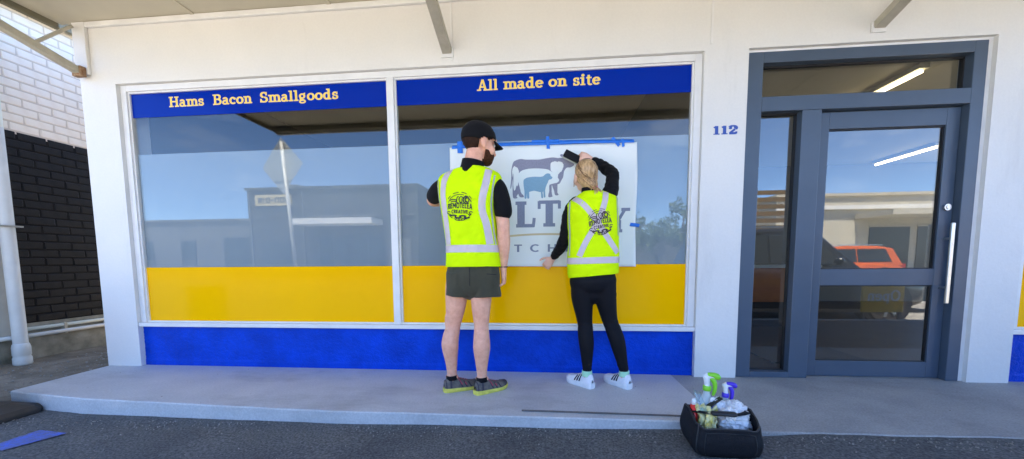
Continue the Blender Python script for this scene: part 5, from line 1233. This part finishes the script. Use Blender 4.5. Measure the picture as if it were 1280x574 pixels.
hs.tube([(*bp(*p),.015,.0035) for p in pts], 12, side=(0,1,0), sub=6); hs.build('strap', M['bag_fabric'], bg_, True)
MB().tube([(*bp(-.055,-.068,BH+.040),.020,.012),(*bp(.045,-.072,BH+.040),.020,.012)], 14, side=(0,1,0)).build('grip', M['binding'], bg_, True)
M['bottle'] = mat('frosted_bottle', (0.66,0.72,0.72), .35, sss=0.0); M['bottle'].node_tree.nodes['Principled BSDF'].inputs['Transmission Weight'].default_value = .25
M['green_trig'] = mat('lime_plastic', (0.22,0.62,0.03), .35); M['violet_trig'] = mat('violet_plastic', (0.07,0.035,0.55), .35); M['white_pl'] = mat('white_plastic', (0.74,0.76,0.76), .35)
def spray(loc, s, tm, label, lean, rz):
    t = thing('spray_bottle', label, 'bottle', loc)
    R = Matrix.Rotation(rad(rz),3,'Z') @ Matrix.Rotation(rad(lean),3,'Y')
    def w_(mb): mb.v = [tuple(Vector(loc)+R @ (Vector(v)*s)) for v in mb.v]; return mb
    w_(MB().lathe([(.030,0),(.036,.004),(.037,.02),(.037,.12),(.034,.145),(.025,.170),(.016,.195),(.0135,.205),(.0135,.222)],24)).build('bottle', M['bottle'], t, True)
    w_(MB().lathe([(.017,.212),(.018,.214),(.018,.232),(.016,.235)],20)).build('collar', tm, t, True)
    hd_ = MB().tube([(0,0,.234,.012),(-.002,0,.250,.0125),(-.004,0,.268,.014),(.000,0,.282,.013)],14,(0,1,0)).tube([(-.012,0,.276,.0125,.011),(.010,0,.279,.0125,.011),(.026,0,.278,.010)],14,(0,1,0))
    w_(hd_).build('head', M['white_pl'], t, True)
    w_(MB().tube([(.002,0,.287,.0145,.009),(.022,0,.286,.0145,.012),(.036,0,.281,.0135,.014),(.042,0,.277,.012,.013)],14,(0,1,0))).build('nozzle', tm, t, True)
    w_(MB().tube([(.016,0,.270,.012,.012),(.027,0,.256,.013,.011),(.032,0,.236,.013,.0095),(.031,0,.212,.013,.008),(.027,0,.196,.011,.006)],12,(0,1,0))).build('trigger', tm, t, True)
spray(tuple(bp(-.045,.085,.012)), 1.20, M['green_trig'], 'white spray bottle with lime green trigger in the tool bag', 2, -10)
spray(tuple(bp(.055,.100,.012)), 1.02, M['violet_trig'], 'white spray bottle with violet trigger in the tool bag', 3, -5)
# crumpled cloth over the right half
def blob(name, label, cat, c, r, m, seed, amp=.35, fr=9, flat=0.0):
    e = MB().ell((0,0,0), (1,1,1), 96, 60); vs = []
    for v in e.v:
        d = Vector(v).normalized(); n1 = noise.noise(d*1.6+Vector((seed,0,0))); n2 = abs(noise.noise(d*fr*.33+Vector((0,seed,0)))); n3 = abs(noise.noise(d*fr*.8+Vector((0,0,seed))))
        k_ = 1+amp*(n1*.6-.6*n2+.25-.25*n3); p = Vector((d.x*r[0],d.y*r[1],d.z*r[2]))*k_; vs.append(bp(c[0]+p.x,c[1]+p.y,c[2]+p.z))
    e.v = [tuple(v) for v in vs]; return tag(e.build(name, m, None, True), label, cat)
M['cloth'] = mat('white_cloth', (0.76,0.75,0.75), .85, bump=.3, bscale=120)
blob('cleaning_cloth', 'crumpled white cleaning cloth spilling from the right half of the tool bag', 'cloth', (.066,.018,.148), (.086,.080,.068), M['cloth'], 3.0, .8, 12)
blob('cleaning_cloth', 'smaller bunched white cloth behind the bag strap beside the violet bottle', 'cloth', (.005,.050,.180), (.050,.040,.050), M['cloth'], 8.0, .8, 11)
M['pack_yellow'] = mat('yellow_foil', (0.68,0.56,0.10), .3, col2=(.75,.72,.45), vscale=30, bump=.5, bscale=40)
def crumple(name, label, cat, pts, m, th=.003, seed=1, amp=.01, n=14):
    a,b,c,d = [Vector(p) for p in pts]; mb = MB()
    for i in range(n+1):
        for j in range(n+1):
            u, v = i/n, j/n; p = a*(1-u)*(1-v)+b*u*(1-v)+c*u*v+d*(1-u)*v
            p += Vector((noise.noise((u*4,v*4,seed)), noise.noise((u*4,v*4,seed+5)), noise.noise((u*5,v*5,seed+9))))*amp; mb.v.append(bp(*p))
    k_ = n+1; mb.f = [(i*k_+j,(i+1)*k_+j,(i+1)*k_+j+1,i*k_+j+1) for i in range(n) for j in range(n)]
    o = mb.build(name, m, None, True); solid(o, th); return tag(o, label, cat)
crumple('yellow_packet', 'crumpled yellow and white packet in the left half of the tool bag', 'packet', [(-.130,-.06,.06),(-.030,-.07,.05),(-.020,-.02,.215),(-.110,-.02,.215)], M['pack_yellow'], .006, 3, .03)
crumple('yellow_packet', 'folded yellow packet edge in front of the lime bottle', 'packet', [(-.090,-.10,.05),(-.035,-.105,.05),(-.045,-.06,.190),(-.085,-.06,.195)], M['pack_yellow'], .006, 8, .025)
M['clear'] = glass_mat('clear_plastic', .10, (.86,.93,.93), .08)
crumple('plastic_sleeve', 'clear plastic strip leaning out of the left half of the tool bag', 'plastic sheet', [(-.075,-.10,.06),(-.030,-.10,.06),(-.085,.03,.270),(-.125,.03,.285)], M['clear'], .002, 5, .006)
crumple('plastic_sleeve', 'second clear plastic strip beside the lime bottle', 'plastic sheet', [(-.050,-.08,.06),(-.012,-.08,.06),(-.100,.06,.245),(-.120,.06,.300)], M['clear'], .002, 7, .006)
M['red_pl'] = mat('red_plastic', (0.68,0.025,0.02), .35)
t = thing('marker', 'red tube with white cap at the left side of the tool bag', 'tube', tuple(bp(-.125,.02,.10)))
MB().cyl(bp(-.122,-.005,.06), bp(-.128,.0,.215), .016, 16, .018).build('barrel', M['red_pl'], t, True); MB().cyl(bp(-.128,.0,.216), bp(-.129,.001,.248), .013, 16, .010).build('cap', M['white_pl'], t, True)
t = thing('scraper', 'blue scraper with a black blade beside the crumpled cloth', 'scraper', tuple(bp(-.03,0,.2)))
MB().bar(bp(-.055,.02,.175), bp(.010,.035,.215), .030, .012).build('handle', M['tape_blue'], t, bevel=.004); MB().bar(bp(-.060,.018,.192), bp(.020,.035,.245), .034, .006).build('blade', M['gasket'], t, bevel=.002)

# thin metal strip lying along the step
t = MB().bar((-.157,-.800,.0062),(.828,-.814,.0062), .012, .008).build('metal_strip', mat('dark_strip', (.16,.15,.14), .45, metal=.6, var=.2, vscale=12), bevel=.002)
tag(t, 'long thin dark metal strip lying along the front of the step', 'strip')
